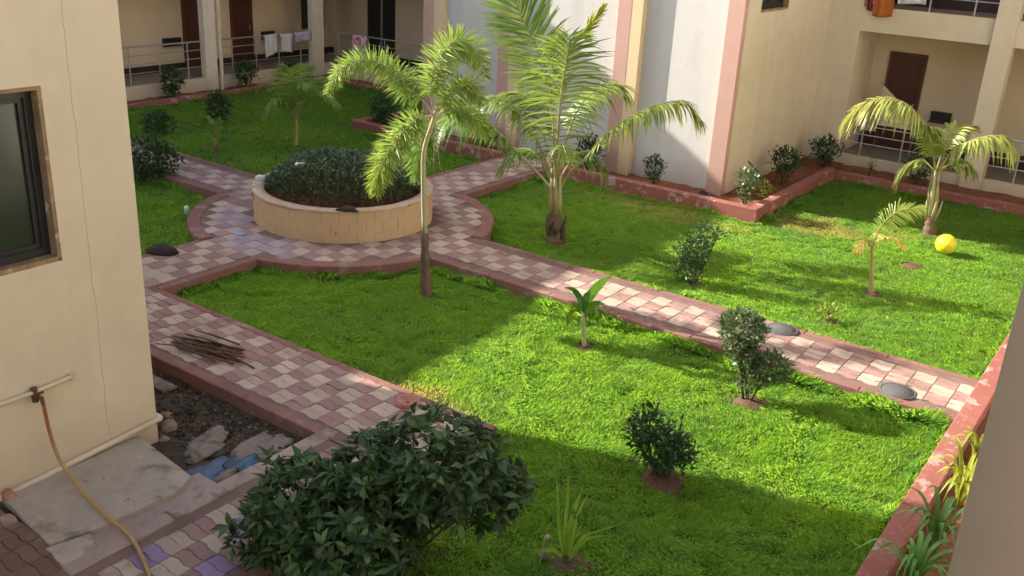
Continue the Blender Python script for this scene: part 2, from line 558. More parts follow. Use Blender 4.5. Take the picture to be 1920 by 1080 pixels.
def catmull(P, n):
    P = np.array(P, float)
    if len(P) == 2:
        t = np.linspace(0, 1, n)[:, None]
        return P[0]*(1-t)+P[1]*t
    Q = np.vstack([2*P[0]-P[1], P, 2*P[-1]-P[-2]])
    m_ = len(P)-1
    out = []
    for s in np.linspace(0, m_-1e-6, n):
        i = int(s)
        t = s-i
        a, b, c, d = Q[i:i+4]
        out.append(0.5*((2*b)+(-a+c)*t+(2*a-5*b+4*c-d)*t*t+(-a+3*b-3*c+d)*t**3))
    return np.array(out)

def vnoise(x, y, seed=0):
    """smooth 2-D value noise in 0..1"""
    xi, yi = np.floor(x).astype(int), np.floor(y).astype(int)
    xf, yf = x-xi, y-yi
    xf, yf = xf*xf*(3-2*xf), yf*yf*(3-2*yf)

    def h(a, b):
        n = (a*374761393 + b*668265263 + seed*974711) & 0x7fffffff
        n = ((n ^ (n >> 13))*1274126177) & 0x7fffffff
        return ((n ^ (n >> 16)) & 0xffff)/65535.0
    return ((h(xi, yi)*(1-xf)+h(xi+1, yi)*xf)*(1-yf)+(h(xi, yi+1)*(1-xf)+h(xi+1, yi+1)*xf)*yf)

# ------------------------------------------------------------------ plan of the place
CX, CY = -11.85, 11.76         # centre of the round bed
RO, RI = 2.65, 1.55            # outer edge of the plaza, outer face of the bed wall
ZP = 0.20                      # top of the paving
XA0, XA1 = -12.52, -11.15      # path running along y
YA0, YA1 = 11.08, 12.42        # path running along x
KX = -1.40                     # lawn side of the long red kerb on the right
PYW = 17.22                    # lawn side of the bed along the white block
PXC = -6.40                    # its corner
KYR = 21.75                    # lawn side of the bed along the right wing

g = MB()
g.add([(-300, -300, -0.03), (300, -300, -0.03), (300, 300, -0.03), (-300, 300, -0.03)], [(0, 1, 2, 3)])
ground = struct('ground', g, m_dirt)

# lawn beds ------------------------------------------------------------------
def in_circle(x, y, r_):
    return (x-CX)**2 + (y-CY)**2 < r_*r_

def lawn_front(x, y):
    a = (x > XA1) & (x < KX) & (y > 7.5) & (y < YA0)
    b = (x > -5.28) & (x < KX) & (y > 2.6) & (y <= 7.5)
    return (a | b) & ~in_circle(x, y, RO)

def lawn_right(x, y):
    a = (x > XA1) & (x < KX) & (y > YA1) & (y < PYW)
    b = (x > PXC+0.02) & (x < KX) & (y >= PYW) & (y < KYR)
    return (a | b) & ~in_circle(x, y, RO)

def lawn_back(x, y):
    a = (x > -22.5) & (x < XA0) & (y > YA1) & (y < 21.6)
    b = (x > -17.05) & (y > PYW)
    return a & ~b & ~in_circle(x, y, RO)

def lawn_left(x, y):
    return (x > -19.5) & (x < XA0) & (y > 6.3) & (y < YA0) & ~in_circle(x, y, RO)

# soil saucers round the stems: (x, y, radius)
BARE = [(-8.59, 13.62, .20), (-8.61, 10.21, .13), (-3.64, 19.12, .2), (-3.50, 15.06, .15), (-5.86, 10.22, .13),
        (-3.52, 10.22, .19), (-3.56, 8.02, .21), (-5.80, 13.42, .14), (-3.66, 13.40, .12), (-3.55, 6.22, .18),
        (-3.36, 16.9, .18), (-16.82, 15.16, .1), (-17.49, 13.43, .1), (-4.85, 5.0, .3)]
# worn, dry turf: (x, y, rx, ry, strength)
WORN = [(-5.5, 18.0, .85, .55, .75), (-6.55, 7.75, .55, .3, .7), (-8.2, 16.7, 1.6, .5, .4), (-4.1, 18.6, .5, .3, .4),
        (-6.9, 16.6, .8, .45, .3)]

def height(x, y):
    # the turf banks up against the near side of the long path
    bank = np.exp(-np.abs(y-YA0)/.28)*np.clip((x+7.6)/1.0, 0, 1)*(y < YA0+.01)*(.05+.12*vnoise(x*1.4, y*1.4, 31))
    bank = bank + np.exp(-np.abs(y-YA1)/.22)*np.clip((x+8.6)/1.0, 0, 1)*(y > YA1-.01)*(.10+.08*vnoise(x*1.4, y*1.4, 32))
    return bank*2 + (vnoise(x*2.3, y*2.3, 1)-.35)*0.05 + (vnoise(x*5.5, y*5.5, 2)-.5)*0.035

def lawn_sheet(name, fn, x0, x1, y0, y1, st=0.25):
    xs = np.arange(x0, x1+st, st)
    ys = np.arange(y0, y1+st, st)
    g = MB()
    idx = {}
    for i in range(len(xs)-1):
        for j in range(len(ys)-1):
            cx, cy = xs[i]+st/2, ys[j]+st/2
            near = any(bool(fn(np.array([cx+dx]), np.array([cy+dy]))[0]) for dx in (-.2, 0, .2) for dy in (-.2, 0, .2))
            if not near:
                continue
            q = []
            for a, b in ((i, j), (i+1, j), (i+1, j+1), (i, j+1)):
                if (a, b) not in idx:
                    idx[(a, b)] = len(g.v)
                    z = max(-0.01, float(height(np.array([xs[a]]), np.array([ys[b]]))[0])*0.5)
                    g.v.append((xs[a], ys[b], z))
                q.append(idx[(a, b)])
            g.f.append(tuple(q))
            g.m.append(0)
    return struct(name, g, m_lawnsoil, smooth=True)

def grass(label, fn, x0, x1, y0, y1, dens, Lb, Wb, seed):
    rg = np.random.default_rng(seed)
    n = int((x1-x0)*(y1-y0)*dens)
    x = rg.uniform(x0, x1, n)
    y = rg.uniform(y0, y1, n)
    k = fn(x, y)
    x, y = x[k], y[k]
    keep = np.ones(len(x), bool)
    dry = np.zeros(len(x))
    for bx, by, br in BARE:
        d = np.hypot(x-bx, y-by)/br
        keep &= (d + (vnoise(x*9, y*9, 7)-.5)*.7) > 1
    for bx, by, rx, ry, s in WORN:
        d = np.hypot((x-bx)/rx, (y-by)/ry)
        f = np.clip(1.25-d + (vnoise(x*4, y*4, 9)-.5)*.9, 0, 1)*s
        dry = np.maximum(dry, f)
    keep &= rg.uniform(0, 1, len(x)) > dry*0.75
    # darker gaps between the cushions of turf
    gap = vnoise(x*6.5+vnoise(x*2, y*2, 5)*2, y*6.5, 3)
    keep &= rg.uniform(0, 1, len(x)) < np.clip(gap*3.0-.05, .34, 1)
    x, y, dry, gap = x[keep], y[keep], dry[keep], gap[keep]
    n = len(x)
    hz = height(x, y)
    edge = np.zeros(n)
    for dx, dy in ((.14, 0), (-.14, 0), (0, .14), (0, -.14)):
        edge = np.maximum(edge, 1.0*~fn(x+dx, y+dy))
    lean = vnoise(x*1.3, y*1.3, 4)*9 + rg.normal(0, .8, n)
    A = np.stack([np.cos(lean)*.40 + rg.normal(0, .30, n), np.sin(lean)*.40 + rg.normal(0, .30, n),
                  rg.uniform(.75, 1.3, n)], 1)
    A = unit(A)
    big = 0.75 + 0.55*vnoise(x*1.1, y*1.1, 8)
    L_ = Lb*rg.uniform(.65, 1.35, n)*big*(1-.55*dry)*(.6+.55*gap)*(1+1.5*edge*vnoise(x*3, y*3, 17))
    P = np.stack([x, y, np.maximum(hz*0.5, -.01)-.004], 1)
    side = unit(np.cross(A, np.stack([rg.normal(0, 1, n), rg.normal(0, 1, n), rg.normal(0, .6, n)], 1)))
    W_ = (Wb*rg.uniform(.7, 1.3, n))[:, None]
    mid = P + A*(L_*.5)[:, None]
    bend = np.stack([np.cos(lean), np.sin(lean), -np.ones(n)*.55], 1)*(L_*.28)[:, None]
    V = np.stack([P - side*W_*.35, P + side*W_*.35, mid + side*W_*.5, P + A*L_[:, None] + bend], 1).reshape(-1, 3)
    F = (np.array([(0, 1, 2), (0, 2, 3)])[None] + (np.arange(n)*4)[:, None, None]).reshape(-1, 3)
    t1 = rg.uniform(.7, 1.25, n)
    patch = vnoise(x*.8, y*.8, 12)
    tr = t1*(0.88 + .24*patch + 1.6*dry)
    tg = t1*(0.92 + .16*patch + .15*dry)
    tb = t1*(0.8 + .5*vnoise(x*2, y*2, 13) + 2.2*dry)
    tint = np.repeat(np.stack([tr, tg, tb], 1), 4, 0)
    o = mesh_np('grass', V, F, m_grass, tint)
    return tag(o, label, 'grass', kind='stuff')

lawn_sheet('lawn_soil', lawn_front, -11.4, -1.2, 2.4, 11.2)
lawn_sheet('lawn_soil', lawn_right, -11.3, -1.2, 12.2, 22.0)
lawn_sheet('lawn_soil', lawn_back, -22.8, -12.3, 12.2, 22.0)
lawn_sheet('lawn_soil', lawn_left, -19.6, -12.3, 6.2, 11.2)
grass('thick green turf of the front lawn between the paved paths', lawn_front, -11.2, KX, 2.6, YA0, 12400, .066, .0060, 1)
grass('thick green turf of the right lawn under the coconut palm', lawn_right, -11.2, KX, YA1, KYR, 8700, .062, .0074, 2)
grass('shaded turf of the back left lawn before the corridor', lawn_back, -22.5, XA0, YA1, 21.6, 2600, .075, .016, 3)
grass('shaded turf of the small left lawn beside the round plaza', lawn_left, -18.0, XA0, 6.3, YA0, 3600, .08, .012, 4)

# ------------------------------------------------------------------ paved paths
CELL = 0.264

def paver_mesh(name, m, halves, w_=None):
    g = MB()
    L_ = CELL-.006
    W_ = (CELL/2 if halves else CELL)-.006
    z = .013
    us = [(-.5, 0), (-.2, z), (.2, -z), (.5, 0)]
    lo = [(u*L_, -W_/2+d) for u, d in us]
    hi = [(u*L_, W_/2+d) for u, d in us][::-1]
    g.prism(lo+hi, -.03, 0, .006)
    me_o = g.build(name, m)
    me = me_o.data
    bpy.data.objects.remove(me_o)
    return me

PM = {(k, h): paver_mesh('paver', m_, h) for k, m_ in
      (('c', m_pcream), ('r', m_pred), ('p', m_ppurple), ('y', m_pyellow)) for h in (True, False)}

def lay(parent, fn, x0, x1, y0, y1, halves, pick=None, zt=ZP):
    """pavers as objects of their own on one global grid: a checker of cream and red squares"""
    n = 0
    i0, i1 = math.floor(x0/CELL), math.ceil(x1/CELL)
    j0, j1 = math.floor(y0/CELL), math.ceil(y1/CELL)
    for i in range(i0, i1):
        for j in range(j0, j1):
            cx, cy = (i+.5)*CELL, (j+.5)*CELL
            if not fn(cx, cy):
                continue
            c = 'c' if (i+j) % 2 else 'r'
            if random.random() < .04:
                c = 'r' if c == 'c' else 'c'
            if pick:
                c = pick(cx, cy, c)
            for q in ((-1, 1) if halves else (0,)):
                o = bpy.data.objects.new('paver', PM[(c, halves)])
                o.parent = parent
                o.location = (cx, cy + q*CELL/4, zt + random.uniform(-.005, .004))
                o.rotation_euler = (random.gauss(0, .012), random.gauss(0, .012), random.gauss(0, .015))
                COL.objects.link(o)
                n += 1
    return n

ZB = .189
def bed(name, x0, x1, y0, y1, dz=0.0):
    g = MB().box(x0, x1, y0, y1, -.05, ZB+dz)
    return struct(name, g, m_mortar)

def strip(parent, x0, x1, y0, y1, m=m_edge, z=ZP+.004, b=.012):
    """edging kerb, broken into lengths like cast concrete"""
    g = MB()
    L_ = max(x1-x0, y1-y0)
    k = max(1, round(L_/1.1))
    for i in range(k):
        dz = random.uniform(-.004, .004)
        if x1-x0 > y1-y0:
            g.bbox(x0+(x1-x0)*i/k+.002, x0+(x1-x0)*(i+1)/k-.002, y0, y1, -.04, z+dz, b)
        else:
            g.bbox(x0, x1, y0+(y1-y0)*i/k+.002, y0+(y1-y0)*(i+1)/k-.002, -.04, z+dz, b)
    return g.build('edging', m, parent)

E_ = .115
# front path beside the lawn, left of the front block
p1 = bed('path', -12.5, -5.30, 6.17, 7.49)
strip(p1, -11.15, -5.3, 7.5-E_, 7.5)
strip(p1, -12.5, -6.66, 6.15, 6.15+E_+.02, m_edge)
lay(p1, lambda x, y: 6.15+E_+.02+CELL/2 < y+.03 and y < 7.5-E_-CELL/2+.06 and -12.3 < x < -5.45, -12.5, -5.2, 6.1, 7.6, True)
# path from the camera's side, with stray purple and yellow pavers
p2 = bed('path', -6.64, -5.32, 1.6, 6.15, -.004)
strip(p2, -6.66, -6.66+.19, 3.3, 6.32, m_curb)
MB().box(-6.98, -6.663, 3.30, 4.92, -.04, .172).build('bedding', m_curb, p2)
strip(p2, -5.42, -5.28, 1.6, 7.35)

def pick2(x, y, c):
    d = math.hypot(x+5.75, y-4.15)
    if d < .7 and random.random() < .2:
        return 'p'
    if math.hypot(x+6.13, y-3.87) < .14:
        return 'y'
    return c
lay(p2, lambda x, y: -6.49+CELL/2 < x+.04 and x < -5.42-CELL/2+.05 and 2.2 < y < 6.2, -6.7, -5.2, 1.6, 6.2, True, pick2)
# muddy apron against the front block
p2b = bed('path', -7.93, -6.66, 1.6, 3.42, -.006)
lay(p2b, lambda x, y: -7.9+CELL/2 < x < -6.6-CELL/2+.05 and 2.4 < y < 3.38, -7.95, -6.5, 1.6, 3.5, True, None, ZP-.001)
# long path to the right
p3 = bed('path', CX+RO-.12, KX, YA0+.02, YA1-.02, -.003)
strip(p3, CX+2.57, KX, YA0, YA0+E_)
strip(p3, CX+2.57, KX, YA1-E_, YA1)
lay(p3, lambda x, y: YA0+E_+CELL/2-.05 < y < YA1-E_-CELL/2+.05 and CX+2.57 < x < KX+.1, -9.5, KX, YA0, YA1, True)
# left arm
p4 = bed('path', -21.5, CX-RO+.12, YA0+.02, YA1-.02, -.003)
strip(p4, -21.5, CX-2.57, YA0, YA0+E_)
strip(p4, -21.5, CX-2.57, YA1-E_, YA1)
lay(p4, lambda x, y: YA0+E_+CELL/2-.05 < y < YA1-E_-CELL/2+.05 and -21 < x < CX-2.5, -21.5, -14, YA0, YA1, False)
# near arm
p5 = bed('path', XA0+.02, XA1-.02, 7.49, CY-RO+.12, -.006)
strip(p5, XA0, XA0+E_, 7.5, CY-2.57)
strip(p5, XA1-E_, XA1, 7.5, CY-2.57)
lay(p5, lambda x, y: XA0+E_+CELL/2-.06 < x < XA1-E_-CELL/2+.06 and 7.4 < y < CY-2.5, -12.6, -11, 7.3, 9.4, False)
# far arm
p6 = bed('path', XA0+.02, XA1-.02, CY+RO-.12, 18.3, -.006)
strip(p6, XA0, XA0+E_, CY+2.57, 17.2)
strip(p6, XA1-E_, XA1, CY+2.57, 17.2)
lay(p6, lambda x, y: XA0+E_+CELL/2-.06 < x < XA1-E_-CELL/2+.06 and CY+2.5 < y < 18.2, -12.6, -11, 14, 18.4, False)
# round plaza
g = MB()
g.prism([(CX+(RO-.02)*math.cos(t), CY+(RO-.02)*math.sin(t)) for t in np.linspace(0, 2*math.pi, 72, endpoint=False)], -.05, ZB-.001)
p7 = struct('plaza', g, m_mortar)
for q in range(4):
    hw = math.asin((.67 if q % 2 == 0 else .685)/RO)
    a0, a1 = q*math.pi/2+hw, (q+1)*math.pi/2-hw
    g = MB()
    n = 14
    for i in range(n):
        b0, b1 = a0+(a1-a0)*i/n, a0+(a1-a0)*(i+1)/n
        g.lathe([(RO, -.04), (RO, ZP-.008), (RO-.012, ZP+.004), (RO-.215, ZP+.004), (RO-.225, ZP-.01), (RO-.225, ZP-.04)], 2, CX, CY, 0, b0, b1)
    g.build('edging', m_edge, p7)

def in_plaza(x, y):
    d = math.hypot(x-CX, y-CY)
    if d < RI+.08 or d > RO+.10:
        return False
    if abs(y-CY) < .67-E_-.08 or abs(x-CX) < .685-E_-.08:
        return d < RO-.05
    return d < RO-.225-.07
lay(p7, in_plaza, CX-2.7, CX+2.7, CY-2.7, CY+2.7, False)

# ------------------------------------------------------------------ red kerbs and planting beds
def red_wall(label, segs, loc):
    t = thing('planter_wall', label, 'planter wall', loc)
    for x0, x1, y0, y1, z1 in segs:
        g = MB()
        L_ = max(x1-x0, y1-y0)
        k = max(1, round(L_/2.4))
        for i in range(k):
            dz = random.uniform(-.003, .003)
            if x1-x0 > y1-y0:
                g.bbox(x0+(x1-x0)*i/k, x0+(x1-x0)*(i+1)/k, y0, y1, -.05, z1+dz, .012)
            else:
                g.bbox(x0, x1, y0+(y1-y0)*i/k, y0+(y1-y0)*(i+1)/k, -.05, z1+dz, .012)
        g.build('kerb', m_red, t)
    return t

T_ = .20
red_wall('long red kerb wall down the right edge of both lawns', [(KX, KX+.23, 1.6, 23.0, .30)], (KX, 10, 0))
red_wall('red L-shaped bed wall under the white and cream block corner',
         [(XA1+.02, PXC-T_, PYW, PYW+T_, .30), (PXC-T_, PXC, PYW, KYR, .302)], (PXC, PYW, 0))
red_wall('low red bed wall in front of the right corridor', [(PXC+.002, KX-.002, KYR, KYR+.17, .24)], (-3.9, KYR, 0))
red_wall('red bed wall along the white block left of the far path end',
         [(-17.05, XA0, PYW, PYW+T_, .30), (-17.05, -17.05+T_, PYW+T_, 19.2, .302), (-17.05+T_, -15.7, 19.0, 19.2, .298)], (-14.8, PYW, 0))
red_wall('low red bed wall in front of the left corridor',
         [(-22.72, -22.55, 3.0, 21.62, .16), (-22.718, -17.3, 21.62, 21.8, .158)], (-22.7, 15, 0))

def soil(x0, x1, y0, y1, z, name='soil'):
    nx, ny = max(2, int((x1-x0)/.2)), max(2, int((y1-y0)/.2))
    g = MB()
    for i in range(nx+1):
        for j in range(ny+1):
            x, y = x0+(x1-x0)*i/nx, y0+(y1-y0)*j/ny
            g.v.append((x, y, z+random.uniform(-.025, .025)))
    for i in range(nx):
        for j in range(ny):
            a = i*(ny+1)+j
            g.f.append((a, a+ny+1, a+ny+2, a+1))
            g.m.append(0)
    return struct(name, g, m_soil, smooth=True)

soil(KX+.22, -.05, 1.6, 23.0, .16)
soil(XA1+.03, PXC-T_+.01, PYW+T_-.01, 18.4, .15)
soil(-7.6, PXC-T_+.01, 18.4, 23.15, .15)
soil(PXC-T_, KX+.2, KYR+.16, 23.15, .12)
soil(-17.0, XA0, PYW+T_-.01, 18.4, .15)
soil(-23.45, -22.7, 3, 21.7, .07)
soil(-23.45, -15.6, 21.75, 22.6, .07)
for bx, by, br in BARE:                       # soil saucers
    g = MB()
    n = 14
    ring = []
    for q, rr, z in ((0, br*1.25, .004), (1, br*.75, .035), (2, .02, .05)):
        for i in range(n):
            t = 2*math.pi*i/n
            k = rr*(1+random.uniform(-.15, .15))
            g.v.append((bx+k*math.cos(t), by+k*math.sin(t), z+random.uniform(-.008, .008)))
    for q in range(2):
        for i in range(n):
            j = (i+1) % n
            g.f.append((q*n+i, q*n+j, (q+1)*n+j, (q+1)*n+i))
            g.m.append(0)
    g.f.append(tuple(range(2*n, 3*n)))
    g.m.append(0)
    struct('soil', g, m_saucer, smooth=True)

# ------------------------------------------------------------------ buildings
def door(root, axis, pos, a0, a1, z0, z1, sgn, knob=1):
    """door leaf with frame and handle in a wall plane; axis 'x' = wall at x=pos facing +x, 'y' = wall at y=pos facing -y"""
    def B(g, u0, u1, d0, d1, q0, q1):
        if axis == 'x':
            g.box(pos+d0, pos+d1, u0, u1, q0, q1)
        else:
            g.box(u0, u1, pos-d1, pos-d0, q0, q1)
    g = MB()
    B(g, a0+.06, a1-.06, .005, .035, z0+.01, z1-.06)
    dn = (a1-a0-.36)
    for q0, q1 in ((.18, .95), (1.15, z1-z0-.25)):
        B(g, a0+.18, a0+.18+dn, .035, .047, z0+q0, z0+q1)
    d = g.build('door', m_door, root)
    g = MB()
    B(g, a0, a0+.058, .003, .06, z0, z1)
    B(g, a1-.058, a1, .003, .06, z0, z1)
    B(g, a0+.058, a1-.058, .003, .06, z1-.058, z1)
    g.build('door_frame', m_doorframe, d)
    g = MB()
    h = a1-.14 if knob > 0 else a0+.1
    B(g, h, h+.03, .036, .085, z0+1.0, z0+1.16)
    g.build('handle', m_steel, d)
    return d

def railing(root, axis, pos, a0, a1, zf, top=1.0, posts=(), k=4):
    def P(a, z):
        return (pos, a, z) if axis == 'x' else (a, pos, z)
    g = MB()
    for i in range(k):
        z = zf + top - i*(top-.18)/(k-.4)
        g.tube([P(a0, z), P(a1, z)], .022 if i == 0 else .013, 6)
    r_ = g.build('railing', m_steel, root)
    for a in posts:
        MB().tube([P(a, zf-.01), P(a, zf+top)], .02, 6).build('post', m_steel, r_)
    return r_

def boxon(root, axis, pos, a0, a1, z0, z1, m=m_black, name='wall_box', d=.07):
    g = MB()
    if axis == 'x':
        g.box(pos+.003, pos+d, a0, a1, z0, z1)
        g.box(pos+.003, pos+d+.02, a0-.02, a1+.02, z0-.05, z0-.022)
    else:
        g.box(a0, a1, pos-d, pos-.003, z0, z1)
        g.box(a0-.02, a1+.02, pos-d-.02, pos-.003, z0-.05, z0-.022)
    return g.build(name, m, root)

def window(root, x, y0, y1, z0, z1, depth=.14):
    """window set back in a wall that faces +x"""
    f = MB()
    xi = x-depth
    t = .07
    f.box(xi-.05, xi+.03, y0, y0+t, z0, z1)
    f.box(xi-.05, xi+.03, y1-t, y1, z0, z1)
    f.box(xi-.05, xi+.03, y0+t, y1-t, z0, z0+t)
    f.box(xi-.05, xi+.03, y0+t, y1-t, z1-t, z1)
    ym = (y0+y1)/2
    f.box(xi-.045, xi+.015, ym-.03, ym+.03, z0+t, z1-t)
    wd = f.build('window', m_black, root)
    for a, b in ((y0+t, ym-.03), (ym+.03, y1-t)):
        p = MB()
        p.box(xi-.03, xi-.02, a, b, z0+t, z1-t)
        p.build('pane', m_glass, wd)
        q = MB()
        s_ = .045
        q.box(xi-.02, xi+.008, a, a+s_, z0+t, z1-t)
        q.box(xi-.02, xi+.008, b-s_, b, z0+t, z1-t)
        q.box(xi-.02, xi+.008, a+s_, b-s_, z0+t, z0+t+s_)
        q.box(xi-.02, xi+.008, a+s_, b-s_, z1-t-s_, z1-t)
        q.build('sash', m_black, wd)
    # bare mortar round the frame where the render was cut back
    q = MB()
    for a, b, c, d in ((y1+.0, y1+.035, z0-.02, z1+.035), (y0-.035, y0, z0-.02, z1+.035), (y0, y1, z1, z1+.035), (y0, y1, z0-.045, z0)):
        q.box(xi-.05, x-.004, a, b, c, d)
    q.build('reveal', m_putty, wd)
    return wd

# front left block ---------------------------------------------------------------
FX, FY1, HR = -7.95, 5.16, 9.85
fb = thing('building', 'tan rendered block at the left edge with a dark framed window and a hose tap', 'building', (FX, FY1, 0))
g = MB()
WIN = (2.86, 4.335, 2.30, 3.78)
e_ = .035
op = [(WIN[0]+6-e_, WIN[1]+6+e_, WIN[2]-.045, WIN[3]+e_), (WIN[0]+6-e_, WIN[1]+6+e_, 5.7, 7.2)]
g.wall((FX, -6, 0), (0, 1, 0), (1, 0, 0), FY1+6, -.1, HR, op, .22)
g.box(-15.0, FX-.221, FY1-.2, FY1, -.1, HR-.001)
g.box(-15.0, -14.8, -6, FY1-.201, -.1, HR-.002)
g.box(-14.79, FX-.221, -6, -5.8, -.1, HR-.003)
g.box(-14.79, FX-.23, -5.79, FY1-.21, HR-.35, HR-.2)
g.build('wall', m_cream_front, fb)
window(fb, FX, *WIN)
window(fb, FX, WIN[0], WIN[1], 5.745, 7.165)
MB().tube([(FX+.03, 3.0, .17), (FX+.03, 5.185, .315)], .032, 8).tube([(FX+.03, 5.185, .315), (FX-.4, 5.19, .33)], .032, 8).build('conduit', m_pvc, fb, True)
g = MB()
g.tube([(FX+.045, 2.4, 1.135), (FX+.045, 3.93, 1.115), (FX+.045, 4.31, 1.135)], .021, 8)
g.box(FX+.001, FX+.07, 4.285, 4.32, 1.105, 1.165)
wp = g.build('water_pipe', m_pvc, fb)
g = MB()
g.tube([(FX+.045, 3.93, 1.16), (FX+.045, 3.93, 1.02)], .03, 8)
g.tube([(FX+.05, 3.93, 1.08), (FX+.12, 3.95, 1.07), (FX+.135, 3.95, 1.0)], [.02, .022, .016], 8)
g.box(FX+.075, FX+.095, 3.90, 3.99, 1.10, 1.115)
g.box(FX+.078, FX+.092, 3.94, 3.955, 1.08, 1.11)
g.build('tap', m_brass, wp)

# left wing -----------------------------------------------------------------------
LX, LW = -23.4, -24.9
lw = thing('building', 'shaded two corridor wing at the far left with brown doors and steel railing', 'building', (LX, 15, 0))
MB().box(LX-1.7, LX, -4, 22.48, -.1, .42).box(LX-1.7, LX, 22.48, 24.298, -.1, .42).build('plinth', m_cream, lw)
MB().box(LW+.002, LX-.14, -4, 24.297, .42, .424).build('floor', m_floor, lw)
g = MB()
g.wall((LW, -4, 0), (0, 1, 0), (1, 0, 0), 28.3, .424, HR-.5, [(26.85, 27.95, 1.3, 2.72)], .2)
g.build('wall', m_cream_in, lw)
MB().box(LW+.003, LW+.018, -4, 18.20, .424, .64).box(LW+.003, LW+.018, 19.06, 19.94, .424, .64).box(LW+.003, LW+.018, 20.78, 24.3, .424, .64).build('skirting', m_skirt, lw)
g = MB()
for z0, z1 in ((3.2, 3.75), (6.5, 7.0), (9.3, 9.5)):
    g.box(LX-1.5, LX+.003, -4, 24.296, z0, z1)
g.build('slab', m_cream, lw)
MB().box(LX-.15, LX+.002, -4, 22.49, 9.5, HR).build('parapet', m_cream, lw)
g = MB()
for z0 in (3.75, 7.0):
    g.box(LX-.14, LX-.02, -4, 22.47, z0, z0+1.0)
g.build('balustrade', m_cream, lw)
MB().box(LX-5, LW-.201, -4, 24.3, -.1, HR-.6).build('back_block', m_cream, lw)
for y in (5.15, 9.35, 13.55, 17.74, 21.93):
    MB().box(LX-.2, LX+.03, y+(.06 if y < 20 else 0), y+.45, -.05, 9.3).build('column', m_colw, lw)
MB().tube([(LX+.09, 18.28, -.05), (LX+.09, 18.28, 9.3)], .055, 10).build('downpipe', m_pvc, lw)
for a0, a1 in ((18.20, 19.06), (19.94, 20.78)):
    door(lw, 'x', LW, a0, a1, .424, 2.75, 1)
boxon(lw, 'x', LW, 17.48, 18.08, 1.19, 1.38)
boxon(lw, 'x', LW, 21.12, 21.64, 1.14, 1.34)
g = MB()
g.box(LW-.12, LW-.08, 22.85, 23.95, 1.3, 2.72)
wdw = g.build('window', m_black, lw)
for a, b in ((22.9, 23.38), (23.42, 23.9)):
    MB().box(LW-.079, LW-.07, a, b, 1.35, 2.67).build('pane', m_glass, wdw)
for a0, a1 in ((9.82, 13.53), (14.02, 17.72), (18.36, 21.91)):
    n = 4
    railing(lw, 'x', LX-.06, a0, a1, .424, 1.02, [a0+(a1-a0)*(i+.5)/n for i in range(n)])

# back wing -----------------------------------------------------------------------
BY, BW = 22.5, 24.3
bw = thing('building', 'dim corridor wing in the far corner beside the white block', 'building', (-19.5, BY, 0))
MB().box(LX+.002, -15.62, BY, BW-.002, -.1, .418).build('plinth', m_cream, bw)
MB().box(LX+.01, -15.63, BY+.14, BW-.01, .418, .423).build('floor', m_floor, bw)
g = MB()
g.wall((LW+.002, BW, 0), (1, 0, 0), (0, -1, 0), 9.2, .423, HR-.5, [(1.55, 2.85, .425, 2.75)], .2)
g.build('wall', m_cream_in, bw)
dd = MB().box(-23.34, -22.06, BW+.07, BW+.11, .43, 2.75).build('double_door', m_black, bw)
MB().box(-22.72, -22.66, BW+.03, BW+.069, .43, 2.75).build('mullion', m_steel, dd)
MB().box(-22.04, -15.65, BW-.018, BW-.003, .423, .64).build('skirting', m_skirt, bw)
g = MB()
for z0, z1 in ((3.2, 3.748), (6.5, 6.998), (9.3, 9.498)):
    g.box(LX+.005, -15.62, BY, BW-.003, z0, z1)
g.build('slab', m_cream, bw)
MB().box(LX+.005, -15.62, BY+.001, BY+.15, 9.498, HR-.002).build('parapet', m_cream, bw)
g = MB()
for z0 in (3.748, 6.998):
    g.box(LX+.01, -15.63, BY+.02, BY+.14, z0, z0+1.0)
g.build('balustrade', m_cream, bw)
MB().box(-24.69, -15.62, BW+.201, 30, -.1, HR-.6).build('back_block', m_cream, bw)
railing(bw, 'y', BY+.06, -23.36, -15.66, .423, 1.02, [-22.9, -21.9, -20.9, -19.9, -18.9, -17.9, -16.9])

# white block ---------------------------------------------------------------------
WX0, WX1, WY = -15.6, -7.56, 18.36
wb = thing('building', 'tall white rendered block with pink pilasters and a cream side wall', 'building', (WX1, WY, 0))
g = MB()
g.wall((WX0, WY, 0), (1, 0, 0), (0, -1, 0), WX1-WX0-.25, -.1, HR, (), .25)
g.build('wall', m_white, wb)
g = MB()
g.wall((WX1, WY-.005, 0), (0, 1, 0), (1, 0, 0), 23.1-WY+.005, -.1, HR, [(.62, 2.1, 3.72, 5.2)], .248)
g.box(WX0, WX0+.2, WY+.251, 30, -.1, HR-.001)
g.box(WX0+.201, WX1-.25, WY+.252, 30, HR-.5, HR-.3)
g.build('side_wall', m_cream, wb)
window(wb, WX1, 18.36+.615+.035, 18.36+2.095-.035, 3.765, 5.165)
for x, w_, full in ((WX0+.0, .32, 1), (-13.35, .30, 1), (-10.32, .31, 1), (WX1-.34, .335, 0)):
    MB().box(x, x+w_, WY-.18, WY-.0062, -.1, HR).build('pilaster', m_pink, wb)
    if full:
        MB().box(x+w_+.001, x+w_+.26, WY-.176, WY-.002, -.1, HR).build('pilaster_return', m_buff, wb)

